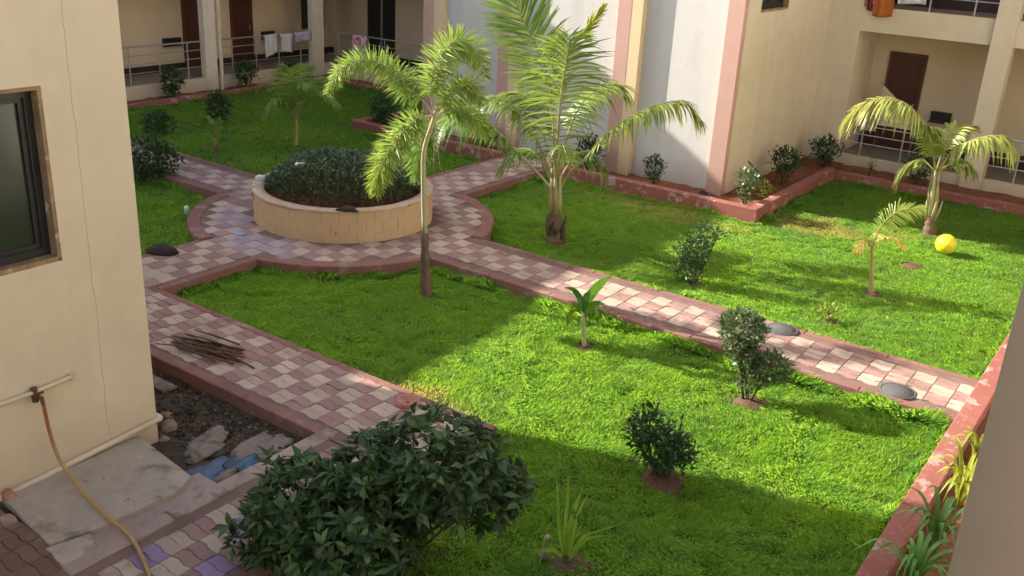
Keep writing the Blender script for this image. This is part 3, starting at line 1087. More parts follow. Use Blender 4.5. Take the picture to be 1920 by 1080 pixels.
# right wing ----------------------------------------------------------------------
RY, RW = 23.1, 24.6
rw = thing('building', 'cream corridor wing on the right with a dark door and square columns', 'building', (-4, RY, 0))
RX1 = 6.0
MB().box(WX1+.25, RX1, RY+.002, RW, -.1, .36).build('plinth', m_cream, rw)
MB().box(-6.8, RX1, RY+.15, RW-.002, .36, .364).build('floor', m_floor, rw)
MB().box(WX1+.001, -6.8, RY+.001, RW-.002, -.1, HR-.3).build('pier', m_cream, rw)
g = MB()
g.wall((-6.801, RW, 0), (1, 0, 0), (0, -1, 0), RX1+6.8, .364, HR-.5, (), .2)
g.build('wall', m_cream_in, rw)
g = MB()
for z0, z1 in ((3.2, 3.74), (6.6, 7.14), (9.3, 9.5)):
    g.box(-6.799, RX1, RY+.001, RW-.003, z0, z1)
g.build('slab', m_cream, rw)
MB().box(-6.799, RX1, RY+.003, RY+.15, 9.5, HR-.003).build('parapet', m_cream, rw)
MB().box(-7.3, RX1, RW+.201, 31, -.1, HR-.6).build('back_block', m_cream, rw)
for x in (-4.0, -.05, 3.9):
    MB().box(x, x+.43, RY-.12, RY+.3, -.05, 9.3).build('column', m_cream, rw)
door(rw, 'y', RW, -6.40, -5.54, .364, 2.68, 1)
boxon(rw, 'y', RW, -5.22, -4.76, 1.22, 1.43)
MB().box(-6.79, -6.42, RW-.018, RW-.003, .364, .72).box(-5.52, RX1-.1, RW-.018, RW-.003, .364, .72).build('skirting', m_skirt, rw)
MB().box(-6.79, RX1-.1, RW-.019, RW-.003, 3.745, 4.12).build('skirting', m_skirt, rw)
MB().box(-6.795, RX1, RY+.06, RW-.004, 3.741, 3.745).build('upper_floor', m_floor, rw)
for zf in (.364, 3.745):
    for a0, a1 in ((-6.79, -4.02), (-3.55, -.07)):
        railing(rw, 'y', RY+.08, a0, a1, zf, .92, [a0+(a1-a0)*(i+.5)/3 for i in range(3)])
door(rw, 'y', RW, -3.0, -2.1, .364, 2.68, 1)

# the gallery the photograph was taken from: its round column stands at the right edge
gb = thing('building', 'taupe round column close by at the right edge of the gallery', 'building', (0, 2.1, 0))
MB().box(-.04, 1.8, -8, 23.0, -.1, .35).build('plinth', m_gallery, gb)
g = MB()
for z0, z1 in ((3.35, 3.8), (6.75, 7.2), (9.3, 9.6)):
    g.box(0, 1.8, -8, 23.0, z0, z1)
g.build('slab', m_gallery, gb)
MB().box(1.8, 2.0, -8, 23.0, -.1, 9.8).build('wall', m_gallery, gb)
for y in (-6.3, -2.1, 6.3, 10.5, 14.7, 18.9):
    MB().lathe([(.228, .0), (.228, 9.3)], 32, .022, y).build('column', m_pillar, gb, True)
g = MB()
g.lathe([(.228, .0), (.228, 9.3)], 48, .022, 2.1)
g.build('column', m_pillar, gb, True)

# ------------------------------------------------------------------ plants
def leaves(P, A, T=LEAF4, L_=(.06, .09), asp=.42, rg=RNG, warm=0.0, spread=.3):
    n = len(P)
    Ls = rg.uniform(L_[0], L_[1], n)
    Nn = np.array([0, 0, 1.0]) + rg.normal(0, .45, (n, 3))
    V, F, k = scatter(T, P, A, Nn, Ls, Ls*asp*rg.uniform(.8, 1.2, n))
    t = rg.uniform(1-spread, 1+spread, n)
    wv = rg.uniform(0, warm, n) if warm else np.zeros(n)
    tint = np.stack([t*(1+wv*1.6), t*(1+wv*.6), t*(1+rg.uniform(-.2, .25, n))], 1)
    return V, F, np.repeat(tint, k, 0)

def lobe_points(lobes, n, rg, shell=.5, rough=.3):
    lob = np.array(lobes, float)
    vol = lob[:, 3]*lob[:, 4]*lob[:, 5]
    c = rg.choice(len(lob), n, p=vol/vol.sum())
    d = unit(rg.normal(0, 1, (n, 3)))
    bump = 1 + rough*(np.sin(d[:, 0]*5+c)*np.cos(d[:, 1]*6+2*c)+.6*np.sin(d[:, 2]*9+d[:, 0]*7))
    r_ = (shell + (1-shell)*rg.uniform(0, 1, n)**.6)*bump
    return lob[c, :3] + d*r_[:, None]*lob[c, 3:6], d, c

def shrub(label, loc, lobes, n, m=m_leafdark, L_=(.06, .09), asp=.45, name='shrub', cat='shrub', warm=0.0,
          seed=0, stems=4, T=LEAF4, group=None, rough=.3, base=.03):
    rg = np.random.default_rng(seed+100)
    t = thing(name, label, cat, loc, group)
    P, d, c = lobe_points(lobes, n, rg, .45, rough)
    P[:, 2] = np.maximum(P[:, 2], .03)
    A = d*.8 + np.array([0, 0, .45]) + rg.normal(0, .5, (n, 3))
    V, F, ti = leaves(P, A, T, L_, asp, rg, warm)
    mesh_np('foliage', V, F, m, ti, t)
    g = MB()
    for i in range(stems):
        q = lobes[i % len(lobes)]
        a = rg.uniform(0, 6.28)
        b0 = Vector((base*math.cos(a), base*math.sin(a), -.03))
        e0 = Vector(q[:3]) + Vector(rg.normal(0, .25, 3))*q[3]
        md = b0.lerp(e0, .5) + Vector((rg.normal(0, .02), rg.normal(0, .02), 0))
        pts = catmull([b0, md, e0], 7)
        g.tube(pts, [.014-.0014*j for j in range(7)], 5)
        for _ in range(4):
            s_ = Vector(pts[rg.integers(2, 6)])
            e1 = Vector(q[:3]) + Vector(unit(rg.normal(0, 1, 3)))*q[3]*.75
            g.tube([s_, s_.lerp(e1, .5)+Vector((0, 0, .02)), e1], [.007, .005, .003], 4)
    g.build('stem', m_twig, t, world=False)
    return t

def frond(parent, pts, Lmax, n, wid, ml=m_palm, mr=m_petiole, droop=.35, start=.14, hint=None, plum=False,
          rad=(.018, .004), seed=0, lift=.15, yellow=0.0, al=(72, 22), flip=0.0, rag=.12):
    rg = np.random.default_rng(seed+500)
    C = catmull(pts, 44)
    T = unit(np.gradient(C, axis=0))
    t_ = np.linspace(0, 1, 44)
    rc = MB()
    rc.tube([tuple(p) for p in C[::2]], [rad[0]+(rad[1]-rad[0])*(i/21)**.7 for i in range(22)], 6)
    fo = rc.build('frond', mr, parent, True, world=False)
    tt = np.linspace(start, .995, n)
    tt = np.concatenate([tt, tt])
    sg = np.concatenate([np.ones(n), -np.ones(n)])
    tt = np.clip(tt + rg.normal(0, .006, 2*n), start, 1)
    pos = np.stack([np.interp(tt, t_, C[:, i]) for i in range(3)], 1)
    tg = unit(np.stack([np.interp(tt, t_, T[:, i]) for i in range(3)], 1))
    if hint is None:
        hv = np.cross(tg, np.array([0, 0, 1.0]))
        bad = np.linalg.norm(hv, axis=1) < .25
        hv[bad] = np.array([.82, .57, 0])
    else:
        hv = np.repeat(np.array([hint], float), 2*n, 0)
    Sd = unit(hv - tg*np.sum(hv*tg, 1, keepdims=True))
    Nn = np.cross(Sd, tg)
    if flip:
        Sd, Nn = Sd*math.cos(flip)+Nn*math.sin(flip), Nn*math.cos(flip)-Sd*math.sin(flip)
    al_ = np.radians(al[0]+(al[1]-al[0])*((tt-start)/(1-start))**1.3) + rg.normal(0, .12, 2*n)
    if plum:
        ph = rg.uniform(0, 2*math.pi, 2*n)
        rad_ = Sd*np.cos(ph)[:, None] + Nn*np.sin(ph)[:, None]
        sgv = rad_
    else:
        sgv = Sd*sg[:, None] + Nn*(lift + rg.normal(0, .08, 2*n))[:, None]
    D = unit(tg*np.cos(al_)[:, None] + sgv*np.sin(al_)[:, None])
    x = (tt-start)/(1-start)
    prof = np.clip(np.sin(np.pi*(.16+.78*x)), .1, 1)**.75
    Ls = Lmax*prof*rg.uniform(1-rag, 1+rag*.6, 2*n)
    Wd = unit(tg - D*np.sum(tg*D, 1, keepdims=True))
    ws = [.55, 1.0, .8, 0.0]
    ss = [0, .35, .7, 1.0]
    rows = []
    dr = droop*rg.uniform(.6, 1.4, 2*n)
    for s_, w_ in zip(ss, ws):
        c = pos + D*(Ls*s_*(1-.25*dr*s_))[:, None]
        c[:, 2] -= dr*Ls*s_*s_
        if w_ > 0:
            rows += [c - Wd*wid*.5*w_, c + Wd*wid*.5*w_]
        else:
            rows += [c]
    V = np.stack(rows, 1).reshape(-1, 3)
    tf = np.array([(0, 1, 3), (0, 3, 2), (2, 3, 5), (2, 5, 4), (4, 5, 6)])
    F = (tf[None]+(np.arange(2*n)*7)[:, None, None]).reshape(-1, 3)
    t1 = rg.uniform(.72, 1.28, 2*n)
    ye = np.clip(rg.uniform(0, 1, 2*n)*yellow + yellow*.6*x, 0, 1.5)
    tint = np.stack([t1*(1+1.3*ye), t1*(1+.45*ye), t1*(1-.2*ye)], 1)
    tint[rg.uniform(0, 1, 2*n) < .015] *= np.array([1.3, .85, .7])        # a few browned leaflets
    lo = mesh_np('leaflets', V, F, ml, np.repeat(tint, 7, 0), fo)
    lo['kind'] = 'stuff'
    return fo

def palm_trunk(parent, pts, prof, m=m_bark, name='trunk', rings=0, k=10, seed=0):
    rg = np.random.default_rng(seed)
    C = catmull(pts, len(prof)*3)
    rr = np.interp(np.linspace(0, 1, len(C)), np.linspace(0, 1, len(prof)), prof)
    if rings:
        rr = rr*(1+.07*np.sign(np.sin(np.linspace(0, rings*6.28, len(C))))+rg.normal(0, .02, len(C)))
    return MB().tube([tuple(p) for p in C], list(rr), k).build(name, m, parent, True, world=False)

IMG_R = (.82, .57, 0)
# big coconut palm
cp = thing('palm_tree', 'tall young coconut palm with broad upright fronds on the right lawn', 'palm tree', (-8.59, 13.62, 0))
palm_trunk(cp, [(0, 0, -.05), (-.01, -.01, .25), (-.03, -.02, .62)], [.17, .15, .125, .115, .12, .10], m_bark, rings=6, k=12)
for i, (a, r_, h) in enumerate(((.4, .07, 1.25), (1.6, .06, 1.2), (2.9, .075, 1.3), (4.1, .06, 1.15), (5.3, .07, 1.25))):
    MB().tube([(.06*math.cos(a)-.02, .06*math.sin(a)-.02, .5), (.07*math.cos(a)-.04, .07*math.sin(a)-.03, .85), (r_*math.cos(a)*1.1-.06, r_*math.sin(a)*1.1-.04, h)],
              [.05, .045, .022], 7).build('leaf_base', m_petiole if i % 3 else m_petpale, cp, True, world=False)
# dry boots at the foot of the trunk
for i in range(6):
    a = i*1.05
    MB().tube([(.13*math.cos(a), .13*math.sin(a), .1+.06*(i % 3)), (.17*math.cos(a), .17*math.sin(a), .3+.05*(i % 3)), (.2*math.cos(a), .2*math.sin(a), .42+.06*(i % 2))],
              [.05, .04, .012], 6).build('leaf_stub', m_bark, cp, True, world=False)
LL = dict(ml=m_palm)
frond(cp, [(-.06, -.04, .75), (-.12, -.16, 1.05), (-.49, -.73, 1.73), (-.8, -1.09, 2.16), (-1.03, -1.36, 2.30), (-1.22, -1.62, 2.2)], .92, 70, .034, m_palm, m_petpale, .6, .36, seed=1, rad=(.036, .006), yellow=.15)
frond(cp, [(-.06, -.03, .8), (-.12, .0, 1.47), (-.3, .05, 2.33), (-.65, .01, 3.25), (-.92, -.11, 3.79), (-1.25, -.3, 4.5)], .90, 80, .034, m_palm, m_petiole, .12, .40, hint=IMG_R, seed=2, rad=(.035, .006), al=(62, 24))
frond(cp, [(-.05, -.04, .8), (-.06, -.04, 1.47), (.05, -.21, 2.41), (.13, -.27, 2.95), (.18, -.3, 3.29), (.17, -.27, 3.55)], .95, 74, .027, m_palm, m_petiole, .30, .22, hint=IMG_R, seed=3, rad=(.036, .006), yellow=.2, al=(74, 42), lift=.2, rag=.3)
frond(cp, [(-.05, -.04, .8), (-.03, -.08, 2.5), (.07, -.07, 3.33), (.3, -.05, 3.61), (.6, 0, 4.05)], .30, 36, .022, m_palm, m_petiole, .1, .6, hint=IMG_R, seed=4, rad=(.03, .005), yellow=.9, al=(25, 10))
frond(cp, [(-.03, -.03, .75), (.1, .04, 1.2), (.42, .1, 1.55), (.79, .14, 2.05), (1.15, .25, 2.37), (1.53, .37, 2.6), (1.91, .49, 2.69), (2.22, .57, 2.42)], .62, 74, .034, m_palm, m_petiole, .7, .34, seed=5, rad=(.034, .005), yellow=.7)
frond(cp, [(-.05, -.03, 1.1), (-.07, .43, 2.13), (.07, .75, 2.52), (.31, 1.02, 2.69), (.45, 1.18, 2.55)], .7, 60, .036, m_palm, m_petiole, .6, .2, seed=6, rad=(.028, .005), yellow=.4)
frond(cp, [(-.05, -.03, 1.0), (.02, .37, 1.45), (.17, .64, 1.54), (.4, .86, 1.25)], .52, 44, .03, m_palm, m_petiole, .8, .25, seed=7, rad=(.025, .005))
frond(cp, [(-.06, -.05, 1.0), (-.5, 0, 1.48), (-.92, -.05, 1.5), (-1.16, -.14, 1.15)], .55, 46, .03, m_palm, m_petiole, .8, .3, seed=8, rad=(.025, .005))
frond(cp, [(-.06, -.05, 1.1), (-.63, .2, 2.08), (-.95, .23, 2.39), (-1.3, .16, 2.42)], .85, 66, .034, m_palm, m_petiole, .6, .22, seed=9, rad=(.026, .005), yellow=.35)
frond(cp, [(-.05, -.04, 1.0), (.12, -.22, 1.5), (.3, -.45, 1.85), (.5, -.62, 1.75)], .36, 26, .024, m_palm, m_petiole, .7, .3, seed=10, rad=(.022, .004), yellow=.3)
frond(cp, [(-.06, -.04, 1.0), (-.35, -.2, 1.75), (-.7, -.35, 2.25), (-1.1, -.5, 2.45), (-1.45, -.62, 2.25)], .62, 56, .03, m_palm, m_petiole, .7, .25, seed=11, rad=(.028, .005), yellow=.2)

# slim foxtail palm in front of the round bed
sp = thing('palm_tree', 'slim foxtail palm with a thin bare trunk and bushy arching fronds', 'palm tree', (-8.61, 10.21, 0))
palm_trunk(sp, [(0, 0, -.05), (-.02, -.02, .5), (-.03, -.03, .98)], [.105, .085, .07, .065, .06, .05], m_bark, rings=14, seed=2)
palm_trunk(sp, [(-.03, -.03, .96), (-.06, -.05, 1.82), (-.05, -.04, 2.24), (.05, .04, 2.66), (.06, .05, 2.8)], [.044, .036, .034, .034, .04, .03], m_petpale, 'sunlit_trunk', k=9)  # upper trunk paler from the shadow line up, sunlight put into its colour
FOX = dict(plum=True, ml=m_fox, mr=m_petpale)
for i, (pts, L_, n, yl) in enumerate([
    ([(.05, .04, 2.66), (-.03, -.16, 2.93), (-.14, -.32, 3.07), (-.18, -.41, 3.21), (-.31, -.59, 3.38), (-.5, -.81, 3.45), (-.68, -1.03, 3.31), (-.78, -1.18, 3.01)], .20, 210, .25),
    ([(.05, .04, 2.7), (0, 0, 2.99), (-.04, .09, 3.26), (.02, .21, 3.54), (.16, .4, 3.68), (.35, .56, 3.54), (.45, .64, 3.18)], .25, 200, .35),
    ([(.05, .04, 2.68), (.01, -.25, 2.68), (-.06, -.44, 2.54), (-.18, -.61, 2.28), (-.26, -.75, 1.96), (-.3, -.77, 1.65)], .22, 230, .4),
    ([(.06, .05, 2.72), (.24, .07, 2.92), (.36, .17, 3.08), (.48, .27, 3.13), (.61, .38, 2.89)], .2, 120, .4),
    ([(.05, .04, 2.66), (-.2, .16, 2.42), (-.34, .17, 2.08), (-.4, .18, 1.63)], .22, 150, .0),
    ([(.06, .05, 2.68), (.05, .44, 2.76), (.19, .69, 2.63), (.35, .88, 2.32)], .22, 140, .2)]):
    frond(sp, pts, L_*1.45, int(n*1.6), .015, droop=.15, start=.14, seed=20+i, rad=(.017, .004), yellow=yl, al=(85, 55), rag=.35, **FOX)
for i, (a, b, c) in enumerate((((.06, .05, 2.6), (.03, .06, 2.2), (.02, .07, 1.75)), ((.05, .06, 2.55), (.1, .1, 2.0), (.2, .13, 1.78)))):
    MB().tube([a, b, c], [.008, .006, .004], 5).build('dry_stalk', m_petpale, sp, True, world=False)

# golden young palm, right
rp = thing('palm_tree', 'young palm with yellow green arching fronds near the right corridor', 'palm tree', (-3.64, 19.12, 0))
palm_trunk(rp, [(0, 0, -.05), (-.03, -.01, .2), (-.05, -.01, .42)], [.15, .12, .10, .085, .08], m_bark, rings=4, k=12, seed=4)
for i, (dx, dy, h) in enumerate(((.03, .02, 1.3), (-.05, .0, 1.2), (.0, -.05, 1.25), (.06, -.03, 1.05))):
    MB().tube([(dx-.05, dy-.01, .36), (dx*1.2-.09, dy*1.2-.02, .8), (dx*1.3-.12, dy*1.3-.02, h)], [.05, .042, .02], 7).build('leaf_base', m_petiole if i % 2 else m_petpale, rp, True, world=False)
for i in range(5):
    a = i*1.3
    MB().tube([(-.05+.08*math.cos(a), .08*math.sin(a), .3), (-.05+.13*math.cos(a), .13*math.sin(a), .55), (-.05+.15*math.cos(a), .15*math.sin(a), .68)], [.03, .022, .01], 5).build('leaf_stub', m_petpale, rp, True, world=False)
RP = dict(ml=m_palmyel, mr=m_petiole)
for i, (pts, L_, n, yl, dr, fl) in enumerate([
    ([(-.12, -.02, 1.2), (-.27, -.15, 1.69), (-.52, -.35, 2.2), (-.82, -.51, 2.47), (-1.2, -.69, 2.51), (-1.53, -.8, 2.33), (-1.7, -.83, 2.1)], .52, 56, .5, .8, 0),
    ([(-.1, -.02, 1.2), (.1, -.08, 1.69), (.31, -.15, 1.86), (.56, -.15, 2.01), (.87, -.14, 2.07), (1.1, -.15, 1.88)], .46, 44, .35, .8, 0),
    ([(-.12, -.02, 1.2), (-.1, .18, 1.76), (0, .31, 2.01), (.28, .48, 2.07)], .4, 36, .5, .4, 0),
    ([(-.13, -.02, 1.2), (-.21, -.19, 1.6), (-.27, -.36, 1.92), (-.3, -.52, 2.1)], .38, 36, .1, .5, 0),
    ([(-.12, -.02, 1.2), (-.41, .02, 1.38), (-.63, .03, 1.28), (-.75, .01, .98)], .36, 32, -.2, .7, 0),
    ([(-.11, -.02, 1.2), (.07, .22, 1.38), (.22, .35, 1.44), (.43, .5, 1.26)], .36, 28, .1, .7, 0)]):
    frond(rp, pts, L_*1.3, int(n*1.7), .042, droop=dr, start=.25, seed=40+i, rad=(.024, .004), yellow=yl*.35, flip=fl, **RP)

# small palm on the right lawn
s4 = thing('palm_tree', 'small thin palm with one feathery upright frond beside the yellow ball', 'palm tree', (-3.52, 15.06, 0))
palm_trunk(s4, [(0, 0, -.04), (-.08, -.02, .45), (-.13, -.03, .84)], [.06, .035, .028, .026, .022], m_petiole, seed=6)
frond(s4, [(-.13, -.03, .78), (-.05, -.06, 1.13), (.16, -.07, 1.42), (.5, -.05, 1.55)], .30, 40, .02, m_palm, m_petiole, .3, .2, seed=50, rad=(.012, .003), yellow=.5, hint=(-.5, .2, .6))
for i, pts in enumerate(([(-.13, -.03, .78), (-.33, -.02, .92), (-.55, -.02, .83)], [(-.13, -.03, .78), (.01, -.1, .97), (.21, -.11, 1.01), (.34, -.13, .93)],
                         [(-.13, -.03, .76), (-.21, -.15, .88), (-.27, -.28, .75)], [(-.13, -.03, .76), (-.1, .1, .95), (-.02, .22, .95)])):
    frond(s4, pts, .2, 20, .02, m_palmyel, m_petiole, .5, .2, seed=52+i, rad=(.01, .003), yellow=.9)

# feathery palm behind the hedge
b5 = thing('palm_tree', 'feathery dull green palm standing behind the round hedge', 'palm tree', (-16.82, 15.16, 0))
palm_trunk(b5, [(0, 0, -.04), (.02, .02, .47), (.02, .02, .72)], [.06, .05, .045, .04, .035], m_petiole, seed=7)
for i, pts in enumerate([
    [(.02, .02, .6), (-.02, -.02, 1.2), (-.2, -.07, 1.6), (-.43, -.18, 1.7)], [(.02, .02, .6), (.01, .16, 1.3), (.02, .32, 1.71), (.1, .42, 1.8)],
    [(.02, .02, .6), (.33, .07, 1.18), (.71, .19, 1.34), (1.0, .34, 1.1)], [(.02, .02, .6), (.01, -.28, 1.06), (-.1, -.56, 1.13), (-.18, -.74, .8)],
    [(.02, .02, .6), (.08, .38, 1.29), (.16, .77, 1.53), (.28, 1.08, 1.36)], [(.02, .02, .6), (.1, -.19, 1.42), (.18, -.25, 1.79), (.22, -.38, 1.88)],
    [(.02, .02, .6), (-.36, .05, 1.2), (-.7, -.03, 1.37), (-.95, -.13, 1.22)], [(.02, .02, .6), (.2, -.1, 1.2), (.45, -.2, 1.55), (.75, -.25, 1.55)]]):
    frond(b5, pts, .52, 56, .026, m_fox, m_petiole, .35, .18, seed=60+i, rad=(.014, .003), yellow=.15 if i % 2 else .3)

# seedling palm on the back lawn
l6 = thing('palm_tree', 'knee high palm seedling with curved pale leaves on the back lawn', 'palm tree', (-17.49, 13.43, 0))
palm_trunk(l6, [(0, 0, -.03), (.01, .01, .2)], [.05, .045, .03], m_bark, seed=8)
for i, pts in enumerate(([(.01, .01, .15), (-.05, -.07, .48), (-.07, -.25, .64), (-.15, -.44, .73)], [(.01, .01, .15), (.08, .11, .45), (.27, .19, .59), (.45, .34, .67)],
                         [(.01, .01, .15), (-.05, .01, .58), (-.15, -.03, .79)], [(.01, .01, .15), (.13, .01, .56), (.19, .01, .8)],
                         [(.01, .01, .15), (.27, .03, .38), (.43, .07, .33)], [(.01, .01, .15), (-.2, .1, .4), (-.4, .12, .42)])):
    frond(l6, pts, .22, 24, .036, m_fox, m_petiole, .25, .22, seed=70+i, rad=(.012, .003), al=(35, 12))

def strap(parent, pts, wid, m, name='leaf', tint=(1, 1, 1), n=9, prof=None, fold=.25, seed=0, roll=0.0):
    """one long leaf along a curve, slightly folded, its own object"""
    C = catmull(pts, n)
    T = unit(np.gradient(C, axis=0))
    up_ = np.array([0, 0, 1.0])
    V, ti = [], []
    for i in range(n):
        s_ = np.cross(T[i], up_)
        if np.linalg.norm(s_) < .2:
            s_ = np.array(IMG_R)
        s_ = s_/np.linalg.norm(s_)
        nn = np.cross(s_, T[i])
        s_, nn = s_*math.cos(roll)+nn*math.sin(roll), nn*math.cos(roll)-s_*math.sin(roll)
        x = i/(n-1)
        w_ = wid*(prof(x) if prof else max(0.04, (1-x**3)*(.55+.45*min(1, x*4))))*.5
        V += [C[i]-s_*w_+nn*w_*fold, C[i], C[i]+s_*w_+nn*w_*fold]
    V = np.array(V)
    F = []
    for i in range(n-1):
        a = i*3
        F += [(a, a+1, a+4), (a, a+4, a+3), (a+1, a+2, a+5), (a+1, a+5, a+4)]
    x = np.repeat(np.linspace(0, 1, n), 3)
    rg = np.random.default_rng(seed)
    tt = np.array(tint)[None]*(1+.15*rg.normal(0, 1, (len(V), 1))*.5)
    return mesh_np(name, V, np.array(F), m, tt, parent)

# banana-like sapling
bn = thing('sapling', 'small broad leaved sapling with a pale stem beside the long path', 'sapling', (-5.86, 10.22, 0))
palm_trunk(bn, [(0, 0, -.03), (-.05, -.03, .42), (-.06, -.03, .60)], [.035, .028, .024, .02, .014], m_petpale, 'stem', seed=9)
wide = lambda x: max(.05, math.sin(math.pi*min(1, .06+.94*x))**.7) if x > .12 else .12
for i, (pts, w_, ti) in enumerate((([(-.05, -.03, .5), (.01, .01, .71), (.12, .07, .92), (.24, .14, 1.06)], .19, (3.2, 3.3, 1.2)),
                                   ([(-.05, -.03, .49), (-.1, -.06, .65), (-.19, -.11, .8), (-.29, -.17, .84)], .18, (1.5, 1.8, .9)),
                                   ([(-.04, -.02, .46), (.1, -.06, .66), (.21, -.05, .71), (.30, -.07, .69)], .13, (3.2, 2.9, 1.4)),
                                   ([(-.05, -.03, .46), (-.19, .01, .48), (-.26, -.01, .41), (-.3, 0, .24)], .11, (4.0, 2.6, .7)),
                                   ([(-.05, -.03, .49), (.01, -.11, .69), (.05, -.14, .82), (.1, -.17, .9)], .10, (1.0, 1.2, .8)))):
    strap(bn, pts, w_, m_leafmid, tint=ti, prof=wide, fold=.35, seed=i, roll=(.9, -.7, .8, -.6, .2)[i])

# spiky strap-leaf plant in the foreground lawn
sk = thing('strap_leaf_plant', 'spiky plant with long thin upright leaves in the shaded front lawn', 'plant', (-3.57, 6.21, 0))
for i, pts in enumerate(([(0, 0, .02), (-.06, -.04, .39), (-.09, -.05, .66), (-.12, -.07, .92)], [(0, 0, .02), (-.02, -.01, .45), (-.02, -.01, .66), (-.06, .02, .9)],
                         [(0, 0, .02), (.02, .01, .48), (.07, -.02, .68), (.11, .01, .84)], [(.01, .01, .02), (.05, .03, .43), (.09, .05, .63), (.13, .08, .78)],
                         [(.01, .01, .02), (.17, -.02, .37), (.33, .01, .51), (.52, .07, .64)], [(.01, .01, .02), (.18, -.07, .35), (.32, -.05, .47), (.49, -.01, .54)],
                         [(0, 0, .02), (0, .11, .19), (.02, .15, .25), (.05, .2, .27)], [(0, 0, .02), (-.05, -.08, .15), (-.1, -.15, .2), (-.18, -.22, .16)])):
    strap(sk, pts, .05, m_leafyel, tint=(.95, 1.25, 1.1), roll=.8, fold=.5, seed=i)
MB().tube([(0, 0, -.03), (0, 0, .1)], [.04, .028], 7).build('crown_base', m_twig, sk, True, world=False)

# arching lilies in the bed behind the right kerb
def lily(label, loc, n, Lf, m, tint, seed):
    rg = np.random.default_rng(seed)
    t = thing('lily_plant', label, 'plant', loc, 'strap leaved plants in the right hand bed')
    for i in range(n):
        a = 2*math.pi*i/n + rg.uniform(-.3, .3)
        l_ = Lf*rg.uniform(.7, 1.15)
        o = rg.uniform(.35, .75)*l_
        h = l_*rg.uniform(.55, .85)
        pts = [(.02*math.cos(a), .02*math.sin(a), 0), (o*.3*math.cos(a), o*.3*math.sin(a), h*.75),
               (o*.7*math.cos(a), o*.7*math.sin(a), h), (o*1.15*math.cos(a), o*1.15*math.sin(a), h*rg.uniform(.45, .8))]
        k = rg.uniform(.8, 1.25)
        strap(t, pts, .045, m, tint=tuple(k*c for c in tint), fold=.4, seed=i)
    return t
lily('wispy yellow green plant at the far end of the right bed', (-1.03, 10.25, .18), 11, .5, m_leafyel, (.9, .85, .8), 1)
lily('bright sunlit yellow plant arching over the right kerb', (-.98, 9.3, .16), 24, .66, m_leafyel, (1.25, 1.15, .9), 2)
lily('green strap leaved plant in the shaded part of the right bed', (-.98, 8.25, .2), 22, .64, m_leafmid, (2.7, 2.6, 1.8), 3)
lily('lowest strap leaved plant in the right bed, cut by the frame', (-1.0, 7.6, .2), 18, .56, m_leafmid, (2.4, 2.7, 1.5), 4)

# shrubs on the lawns
shrub('round headed shrub with a bare forked stem beside the long path', (-3.58, 10.22, 0),
      [(-.16, -.02, .92, .27, .27, .22), (-.12, -.02, .66, .18, .18, .16), (.20, .10, .50, .25, .22, .17), (-.02, 0, .30, .13, .13, .13)], 2300,
      m_leafpale, (.055, .085), .55, seed=1, stems=6, warm=.1, rough=.12)
shrub('dark twiggy shrub on bare soil in the front lawn', (-3.60, 8.02, 0),
      [(-.14, -.06, .60, .20, .20, .20), (.0, .0, .38, .28, .28, .22), (.14, .06, .32, .20, .20, .16), (-.26, -.1, .52, .14, .14, .14)], 1500,
      m_leafdark, (.05, .08), .5, seed=2, stems=7, base=.05)
shrub('upright leafy shrub on the right lawn casting a long shadow', (-5.82, 13.42, 0),
      [(-.10, -.03, .26, .22, .22, .26), (-.03, .0, .60, .22, .22, .24), (.08, .03, .86, .18, .18, .14), (.26, .10, .92, .12, .12, .07), (-.28, -.1, .5, .1, .1, .1)], 1300,
      m_leafmid, (.055, .085), .45, seed=3, stems=6)
shrub('tiny pale seedling in the right lawn beyond the long path', (-3.68, 13.4, 0), [(0, 0, .17, .16, .16, .12)], 90, m_leafyel, (.06, .09), .5, seed=4, stems=3, name='seedling', cat='seedling')
# shrubs at the back left
shrub('dark shrub hugging the corner of the tan block by the left path', (-16.35, 10.99, 0),
      [(0, 0, .55, .42, .42, .42), (-.2, -.1, .3, .35, .35, .28), (.2, .25, .45, .3, .3, .3)], 1500, m_leafdark, (.07, .11), .5, seed=5, T=LEAF2)
shrub('squat dark shrub on the back lawn nearest the tan block', (-19.71, 13.53, 0), [(0, 0, .3, .36, .36, .28)], 800, m_leafdark, (.07, .10), .5, seed=6, T=LEAF2)
shrub('taller dark shrub behind the palm seedling on the back lawn', (-19.74, 15.29, 0), [(0, 0, .42, .3, .3, .34), (.05, .05, .7, .2, .2, .16)], 800, m_leafdark, (.07, .10), .5, seed=7, T=LEAF2)
shrub('bushy shrub in the bed in front of the first brown door', (-22.95, 16.32, .07), [(0, 0, .5, .30, .30, .34), (0, 0, .22, .18, .18, .2)], 600, m_leafdark, (.08, .12), .55, seed=8, T=LEAF2)
shrub('dark shrub in the bed below the second brown door', (-22.95, 18.85, .07), [(0, 0, .48, .28, .3, .3), (0, 0, .2, .12, .12, .18)], 500, m_leafdark, (.08, .12), .55, seed=9, T=LEAF2)
shrub('low shrub at the foot of the corner column of the left corridor', (-22.9, 20.6, .07), [(0, 0, .36, .28, .3, .26)], 420, m_leafdark, (.08, .12), .55, seed=10, T=LEAF2)
shrub('dark shrub in the far red bed at its left end', (-16.6, 17.85, .15), [(0, 0, .45, .32, .32, .32), (.1, 0, .25, .25, .25, .2)], 700, m_leafdark, (.07, .1), .5, seed=11, T=LEAF2)
shrub('small shrub in the far red bed against the white wall', (-13.3, 17.8, .15), [(0, 0, .3, .3, .25, .24)], 500, m_leafdark, (.06, .1), .5, seed=12, T=LEAF2)
shrub('half hidden shrub in the red bed behind the coconut palm', (-10.5, 17.75, .15), [(0, 0, .45, .3, .25, .36)], 600, m_leafdark, (.07, .1), .5, seed=13, T=LEAF2)
